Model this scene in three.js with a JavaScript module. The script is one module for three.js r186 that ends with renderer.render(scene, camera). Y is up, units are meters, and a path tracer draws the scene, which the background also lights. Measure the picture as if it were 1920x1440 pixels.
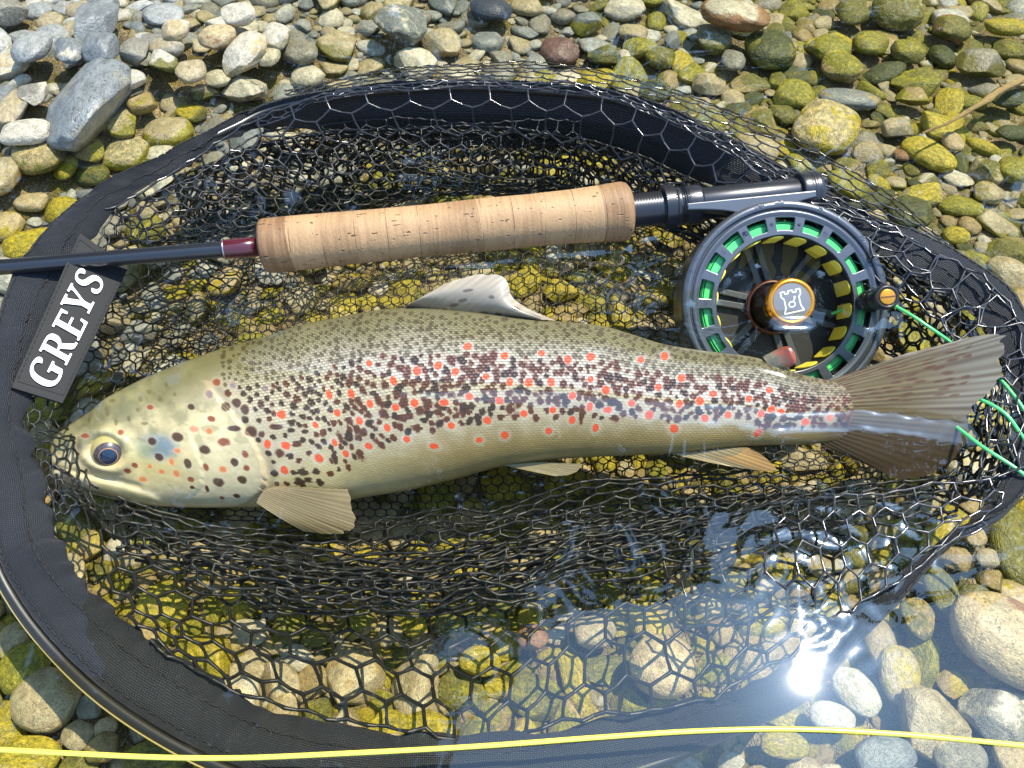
import * as THREE from 'three';
import { mergeGeometries, mergeVertices } from 'three/addons/utils/BufferGeometryUtils.js';
import { RoundedBoxGeometry } from 'three/addons/geometries/RoundedBoxGeometry.js';
import { TextGeometry } from 'three/addons/geometries/TextGeometry.js';
import { FontLoader } from 'three/addons/loaders/FontLoader.js';

// ------------------------------------------------------------------ camera, sky, sun, exposure
const scene = new THREE.Scene();
const V = (x, y, z) => new THREE.Vector3(x, y, z);
const PITCH = 55 * Math.PI / 180, DIST = 0.36;                       // a phone held over the water, looking down
const EYE = V(0, DIST * Math.sin(PITCH), DIST * Math.cos(PITCH));
const camera = new THREE.PerspectiveCamera(2 * Math.atan(0.5) * 180 / Math.PI, 4 / 3, 0.02, 400);
camera.position.copy(EYE); camera.lookAt(0, 0, 0); scene.add(camera);
const FWD = V(0, -Math.sin(PITCH), -Math.cos(PITCH)), RIGHT = V(1, 0, 0), UPV = V(0, Math.cos(PITCH), -Math.sin(PITCH));
const ray = (px, py) => FWD.clone().addScaledVector(RIGHT, (px - 960) / 1440).addScaledVector(UPV, (720 - py) / 1440);
// where the sight line through a measured point of the photograph meets the level y = h
const P = (px, py, h = 0) => { const d = ray(px, py); return EYE.clone().addScaledVector(d, (h - EYE.y) / d.y); };
const toPix = p => { const q = p.clone().sub(EYE), d = q.dot(FWD); return [960 + q.dot(RIGHT) / d * 1440, 720 - q.dot(UPV) / d * 1440, d]; };

const glint = ray(1515, 1252).normalize();
const SUN = V(glint.x, -glint.y, glint.z);                            // the sun whose mirror image stands in the calm water
const sun = new THREE.DirectionalLight(new THREE.Color(1, 0.93, 0.81), 4.9);
sun.position.copy(SUN).multiplyScalar(4); sun.castShadow = true; sun.shadow.mapSize.set(2048, 2048); sun.shadow.radius = 1;
Object.assign(sun.shadow.camera, { left: -0.8, right: 0.8, top: 0.8, bottom: -0.8, near: 0.5, far: 12 });
scene.add(sun, sun.target);
{ // clear summer sky with the bright hazy ring round the sun
  const w = 1024, h = 512, d = new Float32Array(w * h * 4);
  for (let j = 0; j < h; j++) for (let i = 0; i < w; i++) {
    const el = ((j + 0.5) / h - 0.5) * Math.PI, az = ((i + 0.5) / w - 0.5) * 2 * Math.PI;
    const x = Math.cos(el) * Math.cos(az), y = Math.sin(el), z = Math.cos(el) * Math.sin(az);
    const c = Math.min(1, x * SUN.x + y * SUN.y + z * SUN.z), a = Math.acos(c) * 180 / Math.PI;
    const low = Math.exp(-Math.max(0, y) * 3.2);
    const glow = 1.15 * Math.exp(-a / 30) + 0.5 * Math.exp(-a / 9) + 3 * Math.exp(-a * a / 14), k = (j * w + i) * 4;
    d[k] = 0.18 + 0.34 * low + glow * 0.5; d[k + 1] = 0.34 + 0.28 * low + glow * 0.82; d[k + 2] = 0.7 + 0.05 * low + glow * 1.25; d[k + 3] = 1;
  }
  const t = new THREE.DataTexture(d, w, h, THREE.RGBAFormat, THREE.FloatType);
  t.mapping = THREE.EquirectangularReflectionMapping; t.magFilter = THREE.LinearFilter; t.minFilter = THREE.LinearFilter; t.needsUpdate = true;
  scene.background = t; scene.environment = t; scene.backgroundIntensity = 1; scene.environmentIntensity = 1;
}
const renderer = new THREE.WebGLRenderer({ antialias: true });
renderer.setSize(1024, 768); renderer.shadowMap.enabled = true;
renderer.toneMapping = THREE.LinearToneMapping; renderer.toneMappingExposure = 1.6;

// ------------------------------------------------------------------ helpers
function mulberry(a) { return () => { a |= 0; a = a + 0x6D2B79F5 | 0; let t = Math.imul(a ^ a >>> 15, 1 | a); t = t + Math.imul(t ^ t >>> 7, 61 | t) ^ t; return ((t ^ t >>> 14) >>> 0) / 4294967296; }; }
const hash = (x, y, z) => { let h = Math.imul(x, 374761393) + Math.imul(y, 668265263) + Math.imul(z, 1274126177) | 0; h = Math.imul(h ^ h >>> 13, 1274126177); return ((h ^ h >>> 16) >>> 0) / 4294967296; };
const fade = t => t * t * (3 - 2 * t), mix = (a, b, t) => a + (b - a) * t, clamp = (x, a = 0, b = 1) => Math.min(b, Math.max(a, x));
const sstep = (a, b, x) => fade(clamp((x - a) / (b - a)));
function noise(x, y = 0, z = 0) {
  const X = Math.floor(x), Y = Math.floor(y), Z = Math.floor(z), u = fade(x - X), v = fade(y - Y), w = fade(z - Z);
  const q = (i, j, k) => hash(X + i, Y + j, Z + k);
  return mix(mix(mix(q(0, 0, 0), q(1, 0, 0), u), mix(q(0, 1, 0), q(1, 1, 0), u), v), mix(mix(q(0, 0, 1), q(1, 0, 1), u), mix(q(0, 1, 1), q(1, 1, 1), u), v), w);
}
const fbm = (x, y = 0, z = 0, o = 4) => { let s = 0, a = 0.5, n = 0; for (let i = 0; i < o; i++) { s += a * noise(x, y, z); n += a; a *= 0.5; x = x * 2.03 + 17.1; y = y * 2.03 + 5.7; z = z * 2.03 + 9.3; } return s / n; };
function worley(x, y) { // distance to the nearest and second nearest jittered point, and that point's number
  const X = Math.floor(x), Y = Math.floor(y); let a = 9, b = 9, id = 0;
  for (let i = -1; i < 2; i++) for (let j = -1; j < 2; j++) {
    const dx = X + i + 0.1 + 0.8 * hash(X + i, Y + j, 3) - x, dy = Y + j + 0.1 + 0.8 * hash(X + i, Y + j, 7) - y, d = Math.hypot(dx, dy);
    if (d < a) { b = a; a = d; id = hash(X + i, Y + j, 11); } else if (d < b) b = d;
  }
  return [a, b, id];
}
function interp(table, x) { // monotone-ish smooth interpolation in a table of [x, value]
  if (x <= table[0][0]) return table[0][1];
  for (let i = 1; i < table.length; i++) if (x <= table[i][0]) {
    const [x0, y0] = table[i - 1], [x1, y1] = table[i], [xp, yp] = table[i - 2] || [2 * x0 - x1, 2 * y0 - y1], [xn, yn] = table[i + 1] || [2 * x1 - x0, 2 * y1 - y0];
    const t = (x - x0) / (x1 - x0), m0 = (y1 - yp) / (x1 - xp) * (x1 - x0), m1 = (yn - y0) / (xn - x0) * (x1 - x0), t2 = t * t, t3 = t2 * t;
    return (2 * t3 - 3 * t2 + 1) * y0 + (t3 - 2 * t2 + t) * m0 + (-2 * t3 + 3 * t2) * y1 + (t3 - t2) * m1;
  }
  return table[table.length - 1][1];
}
const counts = {};
function numbered(name) { const n = counts[name] = (counts[name] ?? -1) + 1; return n ? `${name}_${String(n).padStart(3, '0')}` : name; }
function tag(o, label, category, group, kind) { if (label) o.userData.label = label; if (category) o.userData.category = category; if (group) o.userData.group = group; if (kind) o.userData.kind = kind; return o; }
function thing(name, label, category, group) { const g = new THREE.Group(); g.name = numbered(name); scene.add(g); return tag(g, label, category, group); }
function part(name, geo, mat, parent) { const m = new THREE.Mesh(geo, mat); m.name = numbered(name); m.castShadow = m.receiveShadow = true; (parent || scene).add(m); return m; }
function tex(w, h, f, { srgb = true, wrap = true } = {}) { // f(i, j, out) fills linear-ish 0..1 values
  const d = new Uint8Array(w * h * 4), o = [0, 0, 0];
  for (let j = 0; j < h; j++) for (let i = 0; i < w; i++) { f(i, j, o); const k = (j * w + i) * 4; d[k] = clamp(o[0]) * 255; d[k + 1] = clamp(o[1]) * 255; d[k + 2] = clamp(o[2]) * 255; d[k + 3] = 255; }
  const t = new THREE.DataTexture(d, w, h, THREE.RGBAFormat); t.colorSpace = srgb ? THREE.SRGBColorSpace : THREE.NoColorSpace;
  t.wrapS = t.wrapT = wrap ? THREE.RepeatWrapping : THREE.ClampToEdgeWrapping; t.magFilter = THREE.LinearFilter; t.minFilter = THREE.LinearFilter; t.needsUpdate = true; return t;
}
const grey = (w, h, f, o) => tex(w, h, (i, j, c) => { c[0] = c[1] = c[2] = f(i, j); }, { srgb: false, ...o });
const lin = (r, g, b) => new THREE.Color().setRGB(r, g, b);
const std = o => new THREE.MeshStandardMaterial(o), phys = o => new THREE.MeshPhysicalMaterial(o);
// a grid surface from point(u index, v index)
function gridGeo(nu, nv, f, { closeU = false, uv } = {}) {
  const pos = [], tx = [], idx = [];
  for (let j = 0; j <= nv; j++) for (let i = 0; i <= nu; i++) { const p = f(i / nu, j / nv, i, j); pos.push(p.x, p.y, p.z); const q = uv ? uv(i / nu, j / nv) : [i / nu, j / nv]; tx.push(q[0], q[1]); }
  for (let j = 0; j < nv; j++) for (let i = 0; i < nu; i++) { const a = j * (nu + 1) + i, b = a + 1, c = a + nu + 1, d = c + 1; idx.push(a, c, b, b, c, d); }
  const g = new THREE.BufferGeometry(); g.setAttribute('position', new THREE.Float32BufferAttribute(pos, 3)); g.setAttribute('uv', new THREE.Float32BufferAttribute(tx, 2)); g.setIndex(idx); g.computeVertexNormals();
  return g;
}
// many straight round cords joined into one geometry
class Cords {
  constructor(sides = 5) { this.s = sides; this.p = []; this.n = []; this.x = []; }
  add(a, b, r, r2 = r) {
    const d = b.clone().sub(a); if (d.lengthSq() < 1e-12) return; d.normalize();
    const e = Math.abs(d.y) < 0.9 ? V(0, 1, 0) : V(1, 0, 0), s = e.cross(d).normalize(), t = d.clone().cross(s), k0 = this.p.length / 3;
    for (const [q, rr] of [[a, r], [b, r2]]) for (let i = 0; i < this.s; i++) {
      const th = i / this.s * 2 * Math.PI, c = Math.cos(th), w = Math.sin(th), nx = s.x * c + t.x * w, ny = s.y * c + t.y * w, nz = s.z * c + t.z * w;
      this.p.push(q.x + nx * rr, q.y + ny * rr, q.z + nz * rr); this.n.push(nx, ny, nz);
    }
    for (let i = 0; i < this.s; i++) { const j = (i + 1) % this.s, A = k0 + i, B = k0 + j, C = A + this.s, D = B + this.s; this.x.push(A, B, C, B, D, C); }
  }
  knot(p, r) {
    const k = this.p.length / 3;
    for (const [x, y, z] of [[1, 0, 0], [-1, 0, 0], [0, 1, 0], [0, -1, 0], [0, 0, 1], [0, 0, -1]]) { this.p.push(p.x + x * r, p.y + y * r, p.z + z * r); this.n.push(x, y, z); }
    for (const f of [[0, 2, 4], [2, 1, 4], [1, 3, 4], [3, 0, 4], [2, 0, 5], [1, 2, 5], [3, 1, 5], [0, 3, 5]]) this.x.push(k + f[0], k + f[1], k + f[2]);
  }
  geo() { const g = new THREE.BufferGeometry(); g.setAttribute('position', new THREE.Float32BufferAttribute(this.p, 3)); g.setAttribute('normal', new THREE.Float32BufferAttribute(this.n, 3)); g.setIndex(this.x); return g; }
}
function tube(points, r, seg = 200, sides = 8, radiusAt) {
  const c = new THREE.CatmullRomCurve3(points, false, 'centripetal'), g = new THREE.TubeGeometry(c, seg, r, sides, false);
  if (radiusAt) { const p = g.attributes.position, n = g.attributes.normal; for (let i = 0; i <= seg; i++) { const k = radiusAt(i / seg) - r; for (let j = 0; j <= sides; j++) { const q = i * (sides + 1) + j; p.setXYZ(q, p.getX(q) + n.getX(q) * k, p.getY(q) + n.getY(q) * k, p.getZ(q) + n.getZ(q) * k); } } }
  return g;
}
// a rotation whose local Y is n and whose local X leans towards x
function frameOf(n, x) { const Y = n.clone().normalize(), Z = x.clone().cross(Y).normalize(), X = Y.clone().cross(Z); return new THREE.Matrix4().makeBasis(X, Y, Z); }
const lathe = (pts, seg = 64) => new THREE.LatheGeometry(pts.map(([r, y]) => new THREE.Vector2(r, y)), seg);

// ------------------------------------------------------------------ river bed, bank, water level 0
function bedY(x, z) {
  const inNet = Math.exp(-Math.pow(Math.hypot((x - 0.015) / 0.25, (z + 0.03) / 0.19), 4));
  const s = -x - z, r = Math.hypot(x, z);
  let y = -0.052 - 0.034 * inNet + 0.042 * sstep(0.24, 0.56, s) + 0.012 * sstep(0.0, 0.3, -x - 0.12) * sstep(0.1, -0.1, z) + 0.006 * (fbm(x * 9, z * 9, 3, 3) - 0.5);
  if (r > 1) y += (fbm(x * 0.6, z * 0.6, 8, 3) - 0.55) * 0.12 * sstep(1, 4, r) - 0.05 * sstep(1, 3, r);
  y += 1.1 * sstep(3.2, 8, -z - 0.35 * x) + 3 * sstep(8, 30, -z);
  return y;
}
const bed = new THREE.Group(); bed.name = 'river_bed'; scene.add(bed); tag(bed, 'shallow stream bed of rounded pebbles and pale grit', null, null, 'structure');
{
  const grit = tex(512, 512, (i, j, c) => {
    const [a, b, id] = worley(i / 11, j / 11), [a2, , id2] = worley(i / 4 + 60, j / 4), e = sstep(0.02, 0.3, b - a), n = fbm(i / 60, j / 60, 2);
    const v = (0.52 + 0.16 * id) * (0.85 + 0.15 * e) * (0.72 + 0.36 * id2) * (0.7 + 0.6 * n), m = sstep(0.45, 0.7, fbm(i / 90 + 30, j / 90, 5) + 0.25 * (id - 0.5));
    c[0] = v * mix(1, 0.72, m); c[1] = v * mix(0.93, 0.68, m); c[2] = v * mix(0.78, 0.3, m);
  });
  grit.repeat.set(9, 9);
  const gb = grey(512, 512, (i, j) => { const [a, b] = worley(i / 11, j / 11), [a2] = worley(i / 4 + 60, j / 4); return 0.25 * sstep(0, 0.4, b - a) + 0.5 * (1 - a2); }); gb.repeat.set(9, 9);
  const m = std({ color: lin(0.95, 0.86, 0.66), map: grit, bumpMap: gb, bumpScale: 0.003, roughness: 0.75 });
  const warp = t => 0.62 * t + 45 * Math.sign(t) * Math.pow(Math.abs(t), 6), n = 260;
  const g = gridGeo(n, n, (u, v) => { const x = warp(2 * u - 1), z = warp(2 * v - 1) - 0.06; return V(x, bedY(x, z) + 0.0006 * sstep(0.9, 0.5, Math.hypot(x, z)), z); }, { uv: (u, v) => [warp(2 * u - 1), warp(2 * v - 1)] });
  part('sediment', g, m, bed);
}

// ------------------------------------------------------------------ stones
const INK = { // real colours of wet stone and of the algae that coat it
  white: [0.7, 0.67, 0.57], cream: [0.62, 0.51, 0.31], grey: [0.32, 0.315, 0.27], blue: [0.25, 0.29, 0.325], tan: [0.43, 0.33, 0.15], olive: [0.2, 0.19, 0.035],
  moss: [0.33, 0.31, 0.022], yellow: [0.53, 0.43, 0.03], cool: [0.4, 0.435, 0.45], ice: [0.66, 0.68, 0.66], dark: [0.075, 0.095, 0.025], purple: [0.2, 0.115, 0.115], navy: [0.045, 0.07, 0.13], rust: [0.36, 0.19, 0.08], sand: [0.52, 0.45, 0.29],
};
function stoneGeo(seed, { facet = 0, detail = 5, low = false } = {}) {
  const g0 = new THREE.IcosahedronGeometry(1, detail); g0.deleteAttribute('uv'); g0.deleteAttribute('normal');
  const g = mergeVertices(g0, 1e-4), p = g.attributes.position, R = mulberry(seed * 7919 + 13), cuts = [];
  const nCut = facet ? 7 + Math.floor(R() * 5) : detail > 12 ? 0 : 4;
  for (let i = 0; i < nCut; i++) { const a = R() * 6.283, y = R() * 1.5 - 0.55, q = Math.sqrt(Math.max(0, 1 - y * y)); cuts.push([V(q * Math.cos(a), y, q * Math.sin(a)).normalize(), facet ? 0.6 + 0.25 * R() : 0.72 + 0.18 * R()]); }
  const o = R() * 90, e = 0.8 + 0.5 * R(), v = V(0, 0, 0);
  for (let i = 0; i < p.count; i++) {
    v.fromBufferAttribute(p, i);
    const n = v.clone(); let k = 1;
    const pw = facet ? 2.4 : 2 + e * 0.3; k = 1 / Math.pow(Math.pow(Math.abs(n.x), pw) + Math.pow(Math.abs(n.y), pw) + Math.pow(Math.abs(n.z), pw), 1 / pw);
    k *= 1 + (facet ? 0.16 : 0.3) * (fbm(n.x * 1.05 + o, n.y * 1.05, n.z * 1.05 + 4, 2) - 0.5);
    if (!low) k *= 1 + 0.035 * (fbm(n.x * 5 + o, n.y * 5, n.z * 5, 3) - 0.5) * (1 + facet);
    v.multiplyScalar(k);
    for (const [c, d] of cuts) { const q = v.dot(c) - d; if (q > 0) v.addScaledVector(c, -q * (facet ? 0.9 : 0.62)); }
    p.setXYZ(i, v.x, v.y, v.z);
  }
  g.computeVertexNormals();
  const b = V(0, 0, 0); g.computeBoundingBox(); g.boundingBox.getSize(b); g.scale(2 / b.x, 2 / b.y, 2 / b.z); g.computeVertexNormals();
  const uv = []; for (let i = 0; i < p.count; i++) { v.fromBufferAttribute(p, i); const L = v.length(), q = Math.hypot(v.x, v.z) || 1, r = 0.62 * Math.sqrt(Math.max(0, 1 - v.y / L)); uv.push(v.x / q * r + o, v.z / q * r + o * 0.7); }
  g.setAttribute('uv', new THREE.Float32BufferAttribute(uv, 2));
  return g;
}
// coat: share of the second colour; how: 'plain', 'skirt' (bare cap, coated flanks), 'patch', 'vein'
function paint(g, seed, base, second, how = 'plain', coat = 0.5) {
  const p = g.attributes.position, n = g.attributes.normal, c = new Float32Array(p.count * 3), A = INK[base], B = INK[second || base], o = seed * 3.7;
  for (let i = 0; i < p.count; i++) {
    const x = p.getX(i), y = p.getY(i), z = p.getZ(i), f = fbm(x * 1.6 + o, y * 1.6, z * 1.6, 4), fine = fbm(x * 9 + o, y * 9, z * 9, 2);
    let t = 0;
    if (how === 'skirt') t = sstep(-0.1, 0.1, (1 - coat) * 0.95 - (y * 0.75 + n.getY(i) * 0.3) + (f - 0.5) * 0.9 + (fine - 0.5) * 0.25 + coat * 0.25 - 0.1);
    else if (how === 'patch') t = sstep(-0.07, 0.07, f - (1 - coat) * 0.5 - 0.25 + (fine - 0.5) * 0.3 - 0.25 * y * 0.4);
    else if (how === 'vein') t = 1 - sstep(0.0, 0.055, Math.abs(fbm(x * 1.3 + o, y * 1.3 + 3, z * 2.6, 3) - 0.5));
    else t = 0.25 * (f - 0.3);
    const v = 0.72 + 0.5 * f * 0.8 + 0.22 * (fine - 0.5);
    for (let k = 0; k < 3; k++) c[i * 3 + k] = mix(A[k], B[k], clamp(t)) * v;
  }
  g.setAttribute('color', new THREE.BufferAttribute(c, 3)); return g;
}
const speck = tex(512, 512, (i, j, c) => { // fine mineral grain and pits, neutral
  const f = fbm(i / 38, j / 38, 1, 4), g = noise(i / 2.2, j / 2.2, 9), h = sstep(0.62, 0.75, fbm(i / 9, j / 9, 6, 3)), s = sstep(0.7, 0.9, noise(i / 4.5, j / 4.5, 4));
  const v = 0.74 + 0.3 * (f - 0.5) + 0.16 * (g - 0.5) - 0.18 * h - 0.12 * s; c[0] = v * 1.01; c[1] = v; c[2] = v * 0.97;
});
const mossy = tex(512, 512, (i, j, c) => {
  const f = fbm(i / 26, j / 26, 1, 4), g = noise(i / 3, j / 3, 9), h = fbm(i / 7, j / 7, 6, 2); const v = 0.72 + 0.5 * (f - 0.5) + 0.3 * (g - 0.5) + 0.2 * (h - 0.5); c[0] = v * (1 + 0.1 * (f - 0.5)); c[1] = v; c[2] = v * 0.9;
});
const pits = grey(256, 256, (i, j) => 0.6 * fbm(i / 14, j / 14, 2, 4) + 0.25 * noise(i / 2.5, j / 2.5, 3) - 0.3 * sstep(0.6, 0.75, noise(i / 6, j / 6, 7)) + 0.2);
const stoneMats = {
  bare: std({ vertexColors: true, map: speck, bumpMap: pits, bumpScale: 0.0005, roughness: 0.45, color: lin(1.3, 1.28, 1.2) }),
  coated: std({ vertexColors: true, map: mossy, bumpMap: pits, bumpScale: 0.0007, roughness: 0.6, color: lin(1.25, 1.25, 1.25) }),
};
const isMoss = k => ['olive', 'moss', 'yellow', 'dark'].includes(k);
const taken = []; // [x, z, rx, rz, turn] of stones already laid
function layStone(geo, mat, parent, name, x, z, a, b, c, turn, sink = 0.45, tilt = [0, 0]) {
  const m = part(name, geo, mat, parent); m.scale.set(a, b, c); m.rotation.set(tilt[0], turn, tilt[1], 'YXZ');
  m.position.set(x, bedY(x, z) + b * (1 - 2 * sink) + 0.002, z); return m;
}
function stone(px, py, rx, ry, turn, base, second, how, coat, facet, label, lift = 0) {
  const guess = P(px, py, 0), y0 = bedY(guess.x, guess.z) + 0.012 + lift, q = P(px, py, y0), [, , d] = toPix(q), s = d / 1440;
  const dep = Math.asin((EYE.y - q.y) / q.distanceTo(EYE)), sd = Math.sin(dep), cd = Math.cos(dep);
  const t = turn * Math.PI / 180, big = Math.max(rx, ry), seed = Math.round(px * 3 + py * 7);
  let a = rx * s, c = ry * s / Math.sqrt(sd * sd + (facet ? 0.38 : 0.26) * cd * cd); const b = (facet ? 0.62 : 0.5) * Math.min(a, c);
  const g = paint(stoneGeo(seed, { facet, detail: big > 40 ? 16 : 10 }), seed, base, second, how, coat);
  const m = part(big > 55 ? 'boulder' : 'stone', g, isMoss(base) || (isMoss(second) && coat > 0.45) ? stoneMats.coated : stoneMats.bare, scene);
  m.scale.set(a, b, c); m.rotation.set(0, -t, 0); m.position.copy(P(px, py, Math.max(y0, bedY(q.x, q.z) + b * 0.35 + lift)));
  tag(m, label, 'stone'); taken.push([m.position.x, m.position.z, a, c, -t]);
}
const S = (...a) => stone(...a);
// px, py, half width, half height, turn, colour, second colour, pattern, share, angular, label
S(165, 190, 66, 86, 0, 'blue', 'grey', 'patch', 0.4, 1, 'largest angular blue-grey boulder with a mossy foot, beside the net rim', 0.004);
S(177, 40, 36, 50, 10, 'blue', 'grey', 'plain', 0.3, 1, 'slanting dark slate block above the grey boulder', 0.004);
S(190, 85, 32, 34, 0, 'blue', 'grey', 'plain', 0.3, 1, 'violet-grey cracked angular stone touching the top of the grey boulder', 0.008);
S(133, 92, 30, 28, 0, 'blue', 'white', 'patch', 0.4, 1, 'pale bluish angular stone left of the cracked angular one', 0.006);
S(60, 88, 33, 31, 0, 'cool', 'ice', 'plain', 0.5, 0, 'round pale green-grey stone near the pale bluish angular stone', 0.006);
S(15, 20, 32, 26, 0, 'grey', 'white', 'patch', 0.4, 1, 'grey stone in the top corner of the gravel');
S(447, 28, 31, 20, -22, 'white', 'white', 'plain', 0, 0, 'clean white egg-shaped stone at the top of the pale gravel', 0.008);
S(328, 58, 27, 20, 10, 'cream', 'white', 'patch', 0.5, 0, 'smooth cream oval stone with faint pink bands', 0.006);
S(407, 68, 31, 24, 22, 'cream', 'rust', 'patch', 0.22, 0, 'cream stone with a brown rusty blotch on its side', 0.006);
S(460, 101, 34, 41, 12, 'white', 'cream', 'patch', 0.4, 1, 'big upright cream-white stone in the pale gravel', 0.008);
S(505, 102, 20, 24, 0, 'white', 'white', 'plain', 0, 0, 'white stone hugging the big upright cream-white stone', 0.006);
S(562, 96, 34, 26, -18, 'grey', 'blue', 'plain', 0.5, 0, 'smooth dark grey stone with a pointed end beside white stones', 0.004);
S(518, 67, 26, 26, 0, 'white', 'grey', 'patch', 0.35, 0, 'whitish rough stone over the smooth dark grey stone', 0.006);
S(253, 97, 28, 24, 8, 'grey', 'grey', 'plain', 0, 1, 'blocky mid-grey stone between slate and cream stones', 0.004);
S(312, 88, 32, 18, 15, 'sand', 'grey', 'patch', 0.4, 0, 'flat pinkish grey stone under the smooth cream oval', 0.002);
S(305, 116, 27, 20, 12, 'white', 'olive', 'skirt', 0.3, 1, 'white wedge with olive freckles beside the blocky grey stone', 0.004);
S(358, 134, 28, 23, -15, 'sand', 'cream', 'plain', 0.5, 0, 'plump glossy beige stone in the middle of the pale gravel', 0.006);
S(248, 149, 26, 16, 10, 'white', 'white', 'plain', 0, 0, 'bright white egg stone beside the mossy shoulder of the boulder', 0.004);
S(408, 147, 24, 15, 5, 'white', 'cream', 'plain', 0.4, 0, 'small cream-white egg stone by the plump beige one', 0.004);
S(458, 168, 40, 26, 10, 'white', 'navy', 'vein', 0.4, 1, 'mottled white stone with blue veins at the net edge', 0.004);
S(580, 144, 32, 22, 8, 'white', 'white', 'plain', 0, 0, 'white stone touching the far netting', 0.004);
S(48, 249, 46, 22, -10, 'white', 'white', 'plain', 0, 0, 'long white drop-shaped pebble below the grey boulder', 0.004);
S(62, 172, 24, 20, 0, 'grey', 'white', 'skirt', 0.4, 1, 'small grey stone with pale rim left of the boulder');
S(15, 205, 26, 40, 0, 'sand', 'grey', 'patch', 0.4, 1, 'pale angular stone above the drop-shaped pebble');
S(237, 290, 41, 30, 0, 'sand', 'moss', 'skirt', 0.62, 0, 'round mossy stone with a bare pale cap near the net rim');
S(317, 249, 46, 27, -8, 'sand', 'moss', 'skirt', 0.45, 0, 'large pale oval stone with a moss skirt at the net rim');
S(300, 292, 32, 18, -25, 'white', 'white', 'plain', 0, 0, 'white stone tucked against the black net rim');
S(73, 288, 46, 36, -12, 'tan', 'olive', 'patch', 0.5, 0, 'big tan and olive round stone under the drop-shaped pebble');
S(230, 232, 29, 25, -30, 'sand', 'moss', 'skirt', 0.55, 1, 'pale triangular stone edged with moss below the boulder');
S(165, 281, 27, 26, -20, 'tan', 'moss', 'patch', 0.5, 1, 'tan stone between the olive round stone and the capped stone');
S(123, 312, 21, 24, 0, 'yellow', 'moss', 'patch', 0.5, 0, 'small yellow mossy round stone under the tan stone');
S(172, 327, 31, 20, 0, 'olive', 'dark', 'patch', 0.5, 0, 'dark green mossy stone near the net rim bend');
S(60, 378, 31, 16, -4, 'cream', 'white', 'plain', 0.5, 0, 'flat pale teardrop stone among yellow mossy stones');
S(115, 394, 32, 22, 0, 'yellow', 'moss', 'patch', 0.45, 0, 'yellow mossy stone behind the net rim corner');
S(63, 457, 52, 26, -10, 'yellow', 'yellow', 'plain', 0.5, 0, 'large bright yellow stone just above the rod');
S(8, 328, 30, 36, 0, 'sand', 'tan', 'patch', 0.4, 0, 'brownish smooth stone cut by the picture edge below olive stone');
S(12, 425, 30, 25, 0, 'cream', 'yellow', 'patch', 0.3, 0, 'pale cream stone beside the bright yellow stone');
S(190, 232, 16, 15, 0, 'moss', 'olive', 'plain', 0.4, 0, 'little green stone in the shade of the boulder');
S(265, 190, 26, 20, -35, 'tan', 'moss', 'patch', 0.4, 1, 'angular beige stone beside the boulder foot');
S(358, 212, 28, 16, 12, 'yellow', 'olive', 'skirt', 0.35, 0, 'yellow-green flat stone beyond the puckered net rim');
S(385, 172, 26, 14, -20, 'sand', 'olive', 'skirt', 0.4, 1, 'pale wedge stone with mossy ends near mottled white stone');
S(755, 44, 50, 41, 25, 'blue', 'white', 'vein', 0.4, 1, 'violet-grey angular rock crossed by white veins', 0.012);
S(920, 18, 40, 22, 6, 'navy', 'navy', 'plain', 0, 0, 'dark blue stone at the top edge', 0.008);
S(777, 116, 42, 30, 8, 'white', 'white', 'plain', 0, 1, 'big bluish white stone behind the top of the netting', 0.006);
S(827, 80, 36, 28, -30, 'sand', 'grey', 'patch', 0.3, 1, 'pale sandy block right of the veined rock', 0.002);
S(910, 79, 33, 19, 4, 'blue', 'white', 'plain', 0.6, 0, 'flat pale blue-grey oval pebble under the dark blue stone');
S(890, 36, 28, 16, 6, 'grey', 'tan', 'plain', 0.4, 0, 'grey oval pebble beside the dark blue stone');
S(1050, 96, 38, 27, 0, 'purple', 'purple', 'plain', 0, 0, 'purple-brown stone behind the net top, only one of its colour');
S(1012, 45, 21, 20, 0, 'grey', 'blue', 'plain', 0.4, 0, 'round striped grey stone above the purple stone');
S(985, 12, 32, 18, 10, 'sand', 'grey', 'plain', 0.4, 0, 'pale grey-green oval at the top edge by the dark blue stone');
S(1172, 17, 40, 20, -10, 'white', 'grey', 'patch', 0.3, 0, 'whitish stone with grey flecks at the top edge');
S(1097, 44, 29, 21, -30, 'blue', 'moss', 'skirt', 0.4, 1, 'blue-grey stone with a green mossy lower side');
S(1187, 62, 28, 15, 14, 'sand', 'sand', 'plain', 0, 0, 'clean pale oval pebble among green mossy stones');
S(1132, 106, 34, 20, 8, 'olive', 'dark', 'patch', 0.4, 1, 'pointed olive stone beside the purple stone');
S(1200, 88, 32, 18, -18, 'moss', 'olive', 'patch', 0.4, 0, 'long mossy green stone under the clean pale oval');
S(1237, 107, 29, 20, 0, 'olive', 'moss', 'patch', 0.5, 0, 'broad olive stone close to the far netting');
S(1172, 104, 12, 12, 0, 'white', 'white', 'plain', 0, 0, 'tiny white round pebble between olive stones');
S(1260, 74, 16, 18, 0, 'blue', 'grey', 'plain', 0.3, 1, 'small bluish angular pebble above the broad olive stone');
S(1377, 28, 66, 26, 24, 'white', 'rust', 'skirt', 0.2, 0, 'long gleaming white wedge stone poking above the water', 0.016);
S(1338, 71, 33, 29, 0, 'grey', 'olive', 'skirt', 0.55, 0, 'grey capped olive stone under the white wedge');
S(1445, 93, 46, 34, -8, 'dark', 'olive', 'patch', 0.4, 0, 'round dark green stone below the white wedge');
S(1375, 112, 22, 21, 0, 'grey', 'blue', 'plain', 0.5, 0, 'round plain grey pebble beside the dark green stone');
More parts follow.
